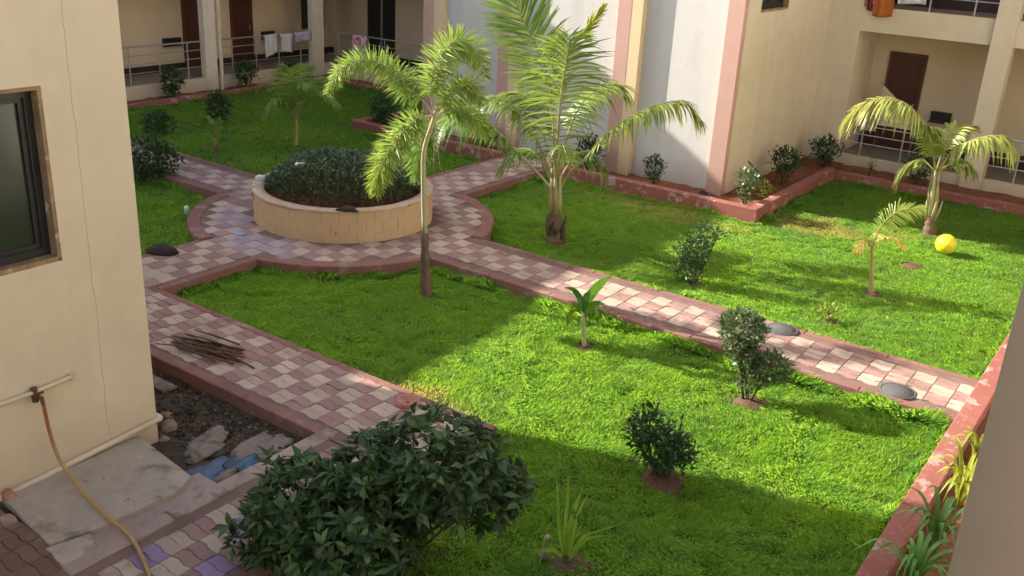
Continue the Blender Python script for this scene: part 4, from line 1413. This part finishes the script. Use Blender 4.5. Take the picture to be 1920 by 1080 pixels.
# shrubs along the white block's bed
shrub('clipped round shrub against the shaded white wall', (-8.9, 17.75, .15), [(0, 0, .40, .21, .2, .24), (0, 0, .18, .12, .12, .14)], 700, m_leafdark, (.05, .075), .5, seed=14, T=LEAF2)
shrub('pale green upright shrub in the corner of the red bed', (-6.85, 17.75, .15), [(0, 0, .55, .22, .22, .22), (0, 0, .28, .14, .14, .2)], 600, m_leafpale, (.06, .09), .5, seed=15, T=LEAF2)
shrub('dark shrub in the bed under the cream side wall', (-6.95, 20.0, .15), [(0, 0, .55, .30, .32, .26), (0, 0, .25, .15, .15, .2)], 700, m_leafdark, (.06, .1), .5, seed=16, T=LEAF2)
shrub('bushy shrub at the inner corner beside the right corridor', (-6.85, 22.3, .13), [(0, 0, .45, .32, .32, .26), (0, 0, .2, .16, .16, .18)], 700, m_leafdark, (.07, .1), .5, seed=17, T=LEAF2)
shrub('little yellowing plant between two shrubs in the red bed', (-6.78, 18.55, .15), [(0, 0, .2, .13, .13, .15)], 110, m_leafyel, (.07, .11), .4, seed=18, T=LEAF2, name='seedling', cat='seedling')
shrub('dark shrub behind the yellow green palm by the right corridor', (-4.75, 22.3, .12), [(0, 0, .42, .32, .3, .28)], 600, m_leafdark, (.07, .1), .5, seed=19, T=LEAF2)
shrub('thin seedling in the bed below the dark corridor door', (-5.8, 22.4, .12), [(0, 0, .28, .08, .08, .2)], 50, m_leafyel, (.06, .09), .4, seed=20, T=LEAF2, name='seedling', cat='seedling')

# the big glossy bush in the foreground: its leaves stand in whorls and can be told apart
bb = thing('bush', 'large dark glossy bush in the foreground spreading over the paving', 'bush', (-4.8, 5.0, 0))
BL = [(.44, .34, 1.13, .54, .50, .38), (.02, .04, .90, .40, .40, .42), (-.40, -.36, .74, .44, .44, .36), (.12, -.40, .62, .52, .48, .40), (.72, .60, .88, .36, .36, .38), (-.62, -.55, .48, .30, .30, .30), (-.1, .2, .5, .5, .5, .42)]
rg = np.random.default_rng(77)
WP, WD, _ = lobe_points(BL, 960, rg, .68, .16)
P, A = [], []
for p, d in zip(WP, WD):
    ax = unit(d*.7+np.array([0, 0, .55])+rg.normal(0, .25, 3))
    e1 = unit(np.cross(ax, rg.normal(0, 1, 3)))
    e2 = np.cross(ax, e1)
    for i in range(7):
        t = 2*math.pi*i/7 + rg.uniform(-.3, .3)
        P.append(p + ax*rg.uniform(-.03, .02))
        A.append(ax*rg.uniform(.15, .75) + e1*math.cos(t) + e2*math.sin(t))
P, A = np.array(P), np.array(A)
P[:, 2] = np.maximum(P[:, 2], .06)
# the 300 leaves turned most to the open side are objects of their own
score = (P-np.array([0, 0, .7])) @ np.array([.25, -.62, .75])
order = np.argsort(-score)
pick_ = order[:1300][rg.permutation(1300)[:300]]
mask = np.zeros(len(P), bool)
mask[pick_] = True
tmpl = []
for i in range(6):
    tv = np.array([(0, 0, 0), (.12, .06, 0), (.12, -.06, 0), (.35, .42, .1), (.35, 0, 0), (.35, -.42, .1), (.7, .40, .06), (.7, 0, -.02), (.7, -.40, .06), (1, 0, -.12-.03*i)])
    tf = np.array([(0, 2, 1), (1, 2, 4), (1, 4, 3), (2, 5, 4), (3, 4, 7), (3, 7, 6), (4, 5, 8), (4, 8, 7), (6, 7, 9), (7, 8, 9)])
    tv = tv*np.array([.122, .052, .10])
    ti = np.ones((10, 3))*(.55, .8, 1.0, 1.2, 1.5, 1.9)[i]*np.array([1+.09*i, 1+.02*i, .95])
    o = mesh_np('leaf', tv, tf, m_leafdark, ti)
    tmpl.append(o.data)
    bpy.data.objects.remove(o)
for q in pick_:
    a = Vector(A[q]).normalized()
    nn = Vector((0, 0, 1)) + Vector(rg.normal(0, .3, 3))
    b = nn.cross(a).normalized()
    c = a.cross(b)
    o = bpy.data.objects.new('leaf', tmpl[rg.integers(0, 6)])
    o.parent = bb
    s_ = rg.uniform(.8, 1.2)
    mm = Matrix((a, b, c)).transposed().to_4x4()
    mm.translation = Vector(P[q])
    o.matrix_local = mm @ Matrix.Scale(s_, 4)
    COL.objects.link(o)
V, F, ti = leaves(P[~mask], A[~mask], LEAF4, (.09, .17), .40, rg, .3, .5)
fo = mesh_np('foliage', V, F, m_leafdark, ti, bb)
fo['kind'] = 'stuff'
g = MB()
for i in range(14):
    q = BL[i % len(BL)]
    e0 = Vector(q[:3]) + Vector(rg.normal(0, .35, 3))*q[3]*.8
    b0 = Vector((rg.normal(0, .06), rg.normal(0, .06), -.03))
    g.tube(catmull([b0, b0.lerp(e0, .5)+Vector((rg.normal(0, .05), rg.normal(0, .05), -.05)), e0], 7), [.02-.0022*j for j in range(7)], 6)
g.build('stem', m_twig, bb, world=False)

# ------------------------------------------------------------------ round bed with its hedge
rb = thing('planter', 'round ochre masonry planter with a worn concrete rim', 'planter', (CX, CY, 0))
ZT = .74
g = MB()
g.lathe([(RI-.012, .1), (RI-.012, ZT-.03)], 72, CX, CY)
g.build('wall', m_crack, rb, True)
NB, NC = 34, 3                                # rendered blocks in three courses with open upright joints
CH = (ZT-.04-.17)/NC
bz = MB()
da = 2*math.pi/NB
for q in range(5):
    a = (-.5+q/4)*(da-.0034)
    for r_, z in ((RI-.03, .0), (RI-.003, .0), (RI, .003), (RI, CH-.0035), (RI-.003, CH-.0005), (RI-.03, CH-.0005)):
        bz.v.append((r_*math.cos(a), r_*math.sin(a), z))
for q in range(4):
    for i in range(5):
        bz.f.append((q*6+i, q*6+6+i, q*6+7+i, q*6+i+1))
        bz.m.append(0)
bz.f += [tuple(range(5, -1, -1)), tuple(range(24, 30))]
bz.m += [0, 0]
bo = bz.build('block', m_ring)
bme = bo.data
bpy.data.objects.remove(bo)
for c_ in range(NC):
    for q in range(NB):
        o = bpy.data.objects.new('block', bme)
        o.parent = rb
        o.location = (random.uniform(-.002, .002), random.uniform(-.002, .002), .17+c_*CH)
        o.rotation_euler = (0, 0, (q+.5*(c_ % 2))*da+random.uniform(-.0008, .0008))
        COL.objects.link(o)
g = MB()
n = 90
prof = [(RI+.012, ZT-.045), (RI+.02, ZT-.015), (RI+.004, ZT), (RI-.10, ZT+.004), (RI-.185, ZT-.006), (RI-.20, ZT-.04), (RI-.20, .5)]
for j in range(n):
    t = 2*math.pi*j/n
    for q, (r_, z) in enumerate(prof):
        k = math.sin(t*7)*.006+math.sin(t*17+1)*.006+random.uniform(-.006, .006)
        g.v.append((CX+(r_+(k if q < 5 else 0))*math.cos(t), CY+(r_+(k if q < 5 else 0))*math.sin(t), z+(k*.6 if q < 5 else 0)))
for j in range(n):
    jn = (j+1) % n
    for q in range(len(prof)-1):
        g.f.append((j*len(prof)+q, jn*len(prof)+q, jn*len(prof)+q+1, j*len(prof)+q+1))
        g.m.append(0)
g.build('rim', m_rim, rb, True)
# open joints in the render, cut as short jagged grooves standing in the wall's face
g = MB()
rg = np.random.default_rng(5)
a0 = 3.75
pts = [(CX+(RI+.003)*math.cos(a), CY+(RI+.003)*math.sin(a), .66+.02*math.sin(a*40)-(.05 if a > 4.15 else 0)) for a in np.linspace(3.7, 4.2, 14)]
g.tube(pts, [.006+.006*abs(math.sin(i*1.7)) for i in range(14)], 5)
g.build('crack', m_crack, rb)
g = MB()
g.lathe([(RI-.19, .56), (1.0, .60), (.5, .64), (.02, .66)], 30, CX, CY)
g.build('soil', m_soil, rb, True)
hd = thing('hedge', 'dense low hedge of small dark leaves filling the round planter', 'hedge', (CX, CY, .6))
rg = np.random.default_rng(31)
n = 9000
r_ = np.sqrt(rg.uniform(0, 1, n))*1.30
t = rg.uniform(0, 2*math.pi, n)
x, y = r_*np.cos(t), r_*np.sin(t)
top = .50*(1-(r_/1.42)**5)*(.80+.45*vnoise(x*2.2+9, y*2.2+9, 21)) + .06*vnoise(x*9+30, y*9+30, 22)
x, y = x-.08, y+.08
z = top*(1-rg.uniform(0, 1, n)**2.2*.75)
P = np.stack([x, y, np.maximum(z, .02)], 1)
A = np.stack([x*.5+rg.normal(0, .5, n), y*.5+rg.normal(0, .5, n), rg.uniform(.2, 1.0, n)], 1)
V, F, ti = leaves(P, A, LEAF2, (.06, .115), .40, rg, .15, .5)
mesh_np('foliage', V, F, m_hedge, ti, hd)
g = MB()
for i in range(120):
    a, q = rg.uniform(0, 6.28), math.sqrt(rg.uniform(0, 1))*1.15
    b0 = Vector((q*math.cos(a), q*math.sin(a), -.04))
    g.tube([b0, b0+Vector((rg.normal(0, .06), rg.normal(0, .06), .25)), b0+Vector((rg.normal(0, .1), rg.normal(0, .1), .42))], [.009, .006, .003], 4)
g.build('stem', m_twig, hd, world=False)

# ------------------------------------------------------------------ loose things
def lump(name, label, cat, loc, rx, ry, rz, m, seed, amp=.25, rot=0.0, n=12, k=8):
    rg = np.random.default_rng(seed)
    ph = rg.uniform(0, 6.28, 6)
    g = MB()
    for i in range(k+1):
        th = math.pi*i/k
        for j in range(n):
            t = 2*math.pi*j/n
            d = (math.sin(th)*math.cos(t), math.sin(th)*math.sin(t), math.cos(th))
            q = 1+amp*(math.sin(3*d[0]+ph[0]+2*d[1])*.5+math.sin(5*d[1]+ph[1]+3*d[2])*.35+math.sin(7*d[0]-4*d[2]+ph[2])*.3)
            x, y, z = d[0]*q*rx, d[1]*q*ry, max(d[2]*q*rz, -rz*.35)+rz*.35
            g.v.append((x*math.cos(rot)-y*math.sin(rot), x*math.sin(rot)+y*math.cos(rot), z))
    for i in range(k):
        for j in range(n):
            a, b = i*n+j, i*n+(j+1) % n
            g.f.append((a, a+n, b+n, b))
            g.m.append(0)
    o = g.build(name, m, None, True)
    o.location = loc
    return tag(o, label, cat)

# a scatter of fallen leaves over grass and paving
rg = np.random.default_rng(63)
n = 170
x, y = rg.uniform(-12, -1.6, n), rg.uniform(4.0, 16.5, n)
onp = ~(lawn_front(x, y) | lawn_right(x, y))
k = (lawn_front(x, y) | lawn_right(x, y) | ((x > XA1) & (y > YA0) & (y < YA1)) | ((y > 6.3) & (y < 7.4) & (x > -11) & (x < -5.4))) & ~in_circle(x, y, RI+.1)
x, y, onp = x[k], y[k], onp[k]
n = len(x)
P = np.stack([x, y, np.where(onp, ZP+.012, .075+.02*rg.uniform(0, 1, n))], 1)
A = np.stack([rg.normal(0, 1, n), rg.normal(0, 1, n), rg.normal(0, .15, n)], 1)
Ls = rg.uniform(.025, .06, n)
V, F, kk = scatter(LEAF4, P, A, np.array([0, 0, 1.0])+rg.normal(0, .25, (n, 3)), Ls, Ls*.5)
ti = np.stack([rg.uniform(.4, 1.4, n), rg.uniform(.35, 1.0, n), rg.uniform(.3, .8, n)], 1)
tag(mesh_np('fallen_leaves', V, F, mat('dry_leaf', (.34, .24, .11), .8, .2, tint=True), np.repeat(ti, kk, 0)), 'a few small dry fallen leaves over the lawns and paths', 'fallen leaves', kind='stuff')

# yellow ball
g = MB()
pr = [(.18*math.sin(math.pi*i/16), .18*(1-math.cos(math.pi*i/16))) for i in range(17)]
g.lathe(pr, 28)
bl = g.build('ball', m_ball, None, True)
bl.location = (-3.12, 17.98, .035)
tag(bl, 'bright yellow ball lying on the sunny right lawn', 'ball')

# covers in the long path
for x, y, lab in ((-3.93, 12.24, 'round grey cover at the lawn edge of the long path, by the round headed shrub'),
                  (-2.14, 11.38, 'round grey cover lying in the long path near the right kerb')):
    t = thing('drain_cover', lab, 'drain cover', (x, y, ZP), 'grey covers on the long path')
    MB().lathe([(.215, -.01), (.215, .009), (.20, .011), (.19, .007)], 32).build('frame', m_cover, t, True, world=False)
    MB().lathe([(.188, .004), (.186, .009), (.0, .010)], 32).build('lid', m_cover, t, True, world=False)

# heap of dry sticks on the front path
rg = np.random.default_rng(9)
for i in range(26):
    u = rg.uniform(0, 1)
    c = Vector((-9.35+.22*rg.normal(0, .6), 6.62+.13*rg.normal(0, .8)+.0, ZP+.012+.07*rg.uniform(0, 1)))
    dr = Vector((.95+rg.normal(0, .08), .28+rg.normal(0, .13), rg.normal(0, .012)))
    dr.normalize()
    l_ = rg.uniform(.35, .85)
    a, b = c - dr*rg.uniform(.05, .25), c + dr*l_
    b.z = max(ZP+.012, c.z-.04)
    a.z = max(ZP+.012, a.z)
    md = (a+b)/2 + Vector((rg.normal(0, .02), rg.normal(0, .02), .008))
    o = MB().tube([a, md, b], [.006, .011, .013 if i % 3 else .018], 5).build('stick', m_stick, None, True)
    tag(o, 'thin dry brown stick in the heap lying on the front path', 'stick', 'heap of dry sticks')

# clay dish
g = MB()
g.lathe([(.02, .012), (.04, .014), (.07, .022), (.10, .045), (.125, .05), (.14, .03), (.145, 0)], 26)
o = g.build('clay_dish', m_clay, None, True)
o.location = (-6.36, 7.26, ZP+.004)
tag(o, 'small round orange clay dish at the lawn edge of the front path', 'dish')

lump('sack', 'dark crumpled sack lying on the path edge beside the tan block', 'sack', (-12.40, 8.40, ZP), .27, .15, .09, m_darkcloth, 3, .3, .6)
lump('rag', 'dark rag hanging over the rim of the round planter', 'rag', (-10.75, 10.72, ZT-.005), .17, .10, .05, m_darkcloth, 4, .35, .5)
lump('plastic_bag', 'white plastic bag caught on top of the round hedge', 'bag', (-12.45, 11.33, 1.04), .11, .07, .05, m_bag, 5, .35, .2)
lump('plastic_bag', 'pale crumpled bag on the left rim of the round planter', 'bag', (-13.05, 10.98, ZT), .12, .09, .07, m_bag, 6, .35, 1.0)
lump('plastic_bag', 'small grey bag beside the right rim of the round planter', 'bag', (-11.08, 12.7, ZT), .10, .08, .05, m_bag, 8, .35, 1.0)
lump('plastic_scrap', 'light blue scrap of plastic on the plaza paving', 'plastic scrap', (-12.27, 9.8, ZP), .10, .06, .02, mat('light_blue_plastic', (.22, .42, .72), .5, .4), 7, .3, .4)
g = MB().lathe([(.035, 0), (.045, .10), (.042, .13), (.02, .145), (.0, .147)], 14)
o = g.build('cup', m_bag, None, True)
o.location = (-14.2, 10.2, .04)
tag(o, 'small white upright cup on the left lawn by the round plaza edge', 'cup')
o = MB().tube([(-7.25, 18.62, .85), (-6.98, 18.68, .62), (-6.72, 18.8, .38)], [.018, .02, .022], 7).build('pole', m_twig, None, True)
tag(o, 'dark pole leaning over the red bed under the cream wall', 'pole')
lump('stone', 'dark stone in the red bed left of the pale shrub', 'stone', (-7.75, 17.75, .15), .13, .1, .1, m_darkcloth, 12, .3)
lump('stone', 'pale stone beside the spiky plant on the front lawn', 'stone', (-3.75, 6.12, .05), .05, .04, .05, m_plaster, 13, .3)
o = MB().tube([(-3.74, 6.05, .03), (-3.72, 6.06, .14), (-3.73, 6.09, .27), (-3.70, 6.10, .3)], [.012, .009, .012, .03], 6).build('twig', m_petpale, None, True)
tag(o, 'bleached broken twig standing beside the spiky plant', 'twig')

# hose
pts = [(FX+.135, 3.95, 1.01), (FX+.14, 3.955, .9), (FX+.13, 3.97, .75), (FX+.14, 4.0, .5), (FX+.2, 4.03, .34), (-7.40, 3.97, .275), (-7.12, 3.93, .262), (-6.9, 3.905, .25), (-6.6, 3.89, .232), (-6.42, 3.85, .228), (-6.25, 3.79, .228), (-5.94, 3.66, .228), (-5.7, 3.5, .228), (-5.6, 3.2, .228)]
o = MB().tube([tuple(p) for p in catmull(pts, 70)], .0165, 8).build('hose', m_hose_y, None, True)
tag(o, 'ochre garden hose running from the wall tap across the stone slab', 'hose')

# stone slab against the wall
def jag(pts, n, amp, rg):
    out = []
    for i in range(len(pts)):
        a, b = pts[i], pts[(i+1) % len(pts)]
        for q in range(n):
            t = q/n
            s_ = amp if q else 0
            out.append((a[0]+(b[0]-a[0])*t+rg.normal(0, 1)*s_, a[1]+(b[1]-a[1])*t+rg.normal(0, 1)*s_))
    return out
rg = np.random.default_rng(21)
o = MB().prism(jag([(FX+.01, 3.50), (-6.95, 3.40), (-6.86, 3.75), (-6.80, 4.55), (-6.92, 4.80), (FX+.01, 4.93)], 4, .006, rg), .15, .222, .006).build('stone_slab', m_slab, None)
tag(o, 'large grey stone slab lying against the foot of the tan block', 'stone slab')
o = MB().prism(jag([(-6.93, 3.35), (-6.62, 3.33), (-6.60, 3.62), (-6.84, 3.72)], 4, .008, rg), .17, .215, .008).build('stone_slab', m_slab, None)
tag(o, 'broken corner piece of grey slab beside the hose', 'stone slab')

# pit with rubble
g = MB()
nx, ny = 16, 14
for i in range(nx+1):
    for j in range(ny+1):
        x, y = -11.2+(-6.64+11.2)*i/nx, 4.75+(6.16-4.75)*j/ny
        g.v.append((x, y, .03+.03*random.random()))
for i in range(nx):
    for j in range(ny):
        a = i*(ny+1)+j
        g.f.append((a, a+ny+1, a+ny+2, a+1))
        g.m.append(0)
struct('dirt', g, m_dirt, smooth=True)
rg = np.random.default_rng(44)
Vs, Fs, Ts = [], [], []
base = np.array([(1, 0, 0), (-1, 0, 0), (0, 1, 0), (0, -1, 0), (0, 0, 1), (0, 0, -1)], float)
bf = np.array([(0, 2, 4), (2, 1, 4), (1, 3, 4), (3, 0, 4), (2, 0, 5), (1, 2, 5), (3, 1, 5), (0, 3, 5)])
for i in range(1500):
    x, y = rg.uniform(-9.6, -6.7), rg.uniform(5.2, 6.12)
    s_ = abs(rg.normal(0, .010))+.006
    v = base*(1+rg.normal(0, .3, (6, 1)))*s_*np.array([1.2, 1, .7])
    a = rg.uniform(0, 6.28)
    v = np.stack([v[:, 0]*math.cos(a)-v[:, 1]*math.sin(a), v[:, 0]*math.sin(a)+v[:, 1]*math.cos(a), v[:, 2]], 1)
    Vs.append(v+np.array([x, y, .05+s_*.3]))
    Fs.append(bf+6*i)
    c = rg.choice([.35, .6, 1.0, 1.9], p=[.4, .3, .2, .1])*rg.uniform(.8, 1.2)
    Ts.append(np.ones((6, 3))*c)
tag(mesh_np('gravel', np.vstack(Vs), np.vstack(Fs), m_stone, np.vstack(Ts)), 'loose gravel and rubble in the dirt pit beside the tan block', 'gravel', kind='stuff')

def patch(name, label, cat, cx, cy, rx, ry, z0, z1, m, seed, rot=0.0, n=22, amp=.2):
    rg = np.random.default_rng(seed)
    pts = []
    ph = rg.uniform(0, 6, 3)
    for i in range(n):
        t = 2*math.pi*i/n
        k = 1+amp*(math.sin(3*t+ph[0])*.5+math.sin(5*t+ph[1])*.4+math.sin(8*t+ph[2])*.3)
        x, y = rx*k*math.cos(t), ry*k*math.sin(t)
        pts.append((cx+x*math.cos(rot)-y*math.sin(rot), cy+x*math.sin(rot)+y*math.cos(rot)))
    o = MB().prism(pts, z0, z1, .012).build(name, m, None)
    return tag(o, label, cat)
lump('cement_lump', 'flat pale lump of set cement in the pit, nearest the tan block', 'cement', (-7.52, 5.42, .04), .21, .35, .03, m_plaster, 2, .3, .3, 40, 10)
lump('cement_lump', 'flat pale lump of set cement in the pit, by the path corner', 'cement', (-7.02, 5.70, .04), .22, .38, .03, m_plaster, 6, .3, .2, 40, 10)
lump('tarp', 'crumpled blue plastic sheet at the edge of the pit', 'plastic sheet', (-7.08, 5.12, .04), .17, .25, .035, m_blue, 4, .4, .1, 36, 12)
lump('tarp', 'dark teal plastic heap beside the blue sheet', 'plastic sheet', (-6.90, 5.36, .05), .14, .20, .045, m_teal, 9, .4, .2, 36, 12)
lump('cement_lump', 'grey splash of cement between the slab and the blue sheet', 'cement', (-6.80, 5.05, .05), .10, .18, .08, m_plaster, 11, .3, .1, 30, 10)
o = MB().bbox(-9.25, -8.75, 5.80, 5.98, .07, .10, .008).build('board', m_plaster, None)
o.rotation_euler = (0, 0, 0)
tag(o, 'short pale board lying in the pit against the wall corner', 'board')
for i, (x, y, s_, lab) in enumerate(((-8.12, 5.42, .14, 'largest tan stone in the pit at the wall corner'), (-8.35, 5.55, .09, 'broken tan stone behind the largest one in the pit'),
                                     (-7.95, 5.22, .08, 'grey brown stone between slab and wall corner'), (-6.95, 6.02, .09, 'pale stone in the far corner of the pit'),
                                     (-7.25, 5.98, .07, 'small pale stone in the pit beside the path kerb'))):
    lump('stone', lab, 'stone', (x, y, .02), s_*.85, s_*.75, s_*.45, m_stonebig if i < 3 else m_plaster, 60+i, .3, i)
lump('brick_piece', 'piece of red brick at the foot of the tan wall', 'brick piece', (FX+.08, 3.55, .2), .08, .06, .06, m_clay, 70, .2)

# washing on the rails
def cloth(name, label, axis, pos, a0, a1, ztop, drop_f, drop_b, m, seed, sgn=1, hemx=0.0):
    """a cloth hung over a rail: front fall, fold, back fall, with soft waves and a real thickness"""
    rg = np.random.default_rng(seed)
    ph = rg.uniform(0, 6, 4)
    nu, nv = 16, 18
    g = MB()
    tot = drop_f+drop_b
    for layer in (0, 1):
        for i in range(nu+1):
            u = i/nu
            a = a0+(a1-a0)*u
            for j in range(nv+1):
                s_ = j/nv*tot-drop_f
                d = abs(s_)
                k = min(1, d/.25)
                wv = k*(.018*math.sin(9*u+ph[0])+.012*math.sin(17*u+ph[1]+s_*3))
                off_ = (.032 if s_ < 0 else -.032)*min(1, d/.05) + wv
                off_ += (.006 if layer else 0)*(1 if s_ < 0 else -1)
                z = ztop + .026 - d + (.02*math.sin(4*u+ph[2])+hemx*(u-.5))*k + (.006 if (layer and d < .04) else 0)
                aa = a + .012*math.sin(7*s_+ph[3])*k
                g.v.append((pos+sgn*off_, aa, z) if axis == 'x' else (aa, pos+sgn*off_, z))
    st = (nu+1)*(nv+1)
    for layer in (0, 1):
        for i in range(nu):
            for j in range(nv):
                q = layer*st+i*(nv+1)+j
                f = (q, q+nv+1, q+nv+2, q+1)
                g.f.append(f if layer else f[::-1])
                g.m.append(0)
    def sew(a, b):
        g.f.append((a, b, b+st, a+st))
        g.m.append(0)
    for i in range(nu):
        sew(i*(nv+1), (i+1)*(nv+1))
        sew(i*(nv+1)+nv, (i+1)*(nv+1)+nv)
    for j in range(nv):
        sew(j, j+1)
        sew(nu*(nv+1)+j, nu*(nv+1)+j+1)
    o = g.build(name, m, None, True)
    return tag(o, label, 'cloth')
ZR = .424+1.02
cloth('towel', 'white towel over the left corridor railing, leftmost of the washing', 'x', LX-.06, 20.02, 20.48, ZR, .62, .3, m_clothw, 1, 1, .2)
cloth('towel', 'white shirt like cloth in the middle of the washing on the left railing', 'x', LX-.06, 20.62, 21.12, ZR, .58, .3, m_clothw, 2, 1, -.1)
cloth('towel', 'short lilac cloth on the left railing beside the corner column', 'x', LX-.06, 21.2, 21.86, ZR, .30, .25, m_clothl, 3)
cloth('towel', 'pink and white patterned cloth hung on the back corridor railing', 'y', BY+.06, -22.25, -21.62, ZR, .56, .3, m_clothp, 4, -1)
cloth('towel', 'orange cloth hung over the upper right floor edge', 'y', RY-.05, -6.56, -6.13, 3.745+.92, 1.13, .4, m_clotho, 5, -1)
cloth('towel', 'maroon cloth beside the orange one on the upper right floor', 'y', RY-.05, -6.72, -6.59, 3.745+.92, 1.02, .4, m_clothr, 6, -1)
cloth('sheet', 'white sheet on the upper right railing beside the orange cloth', 'y', RY+.08, -6.1, -5.5, 3.745+.92, .82, .5, m_clothw, 7, -1)
# beige cloth slung on a line across the lower part of the dark door
g = MB()
A0, A1 = Vector((-6.26, 23.9, 1.97)), Vector((-5.40, 23.9, 1.30))
n = 14
for layer in (0, 1):
    for i in range(n+1):
        u = i/n
        tp = A0.lerp(A1, u)
        for j in range(9):
            v = j/8
            g.v.append((tp.x, tp.y + .02*math.sin(11*u+3*v)*v + .008*layer, tp.z-(tp.z-1.02)*v))
st = (n+1)*9
for layer in (0, 1):
    for i in range(n):
        for j in range(8):
            q = layer*st+i*9+j
            f = (q, q+9, q+10, q+1)
            g.f.append(f if layer else f[::-1])
            g.m.append(0)
for i in range(n):
    for b in (0, 8):
        q = i*9+b
        g.f.append((q, q+9, q+9+st, q+st))
        g.m.append(0)
o = g.build('sheet', m_beige, None, True)
tag(o, 'beige sheet slung at a slant in front of the dark right corridor door', 'cloth')
g = MB().tube([(-6.34, 23.9, 2.035), (-6.26, 23.9, 1.975), (-5.40, 23.9, 1.305), (-5.1, 23.9, 1.07)], .006, 5)
o = g.build('clothes_line', m_twig, None)
tag(o, 'thin slanting line holding the beige sheet in the right corridor', 'line')
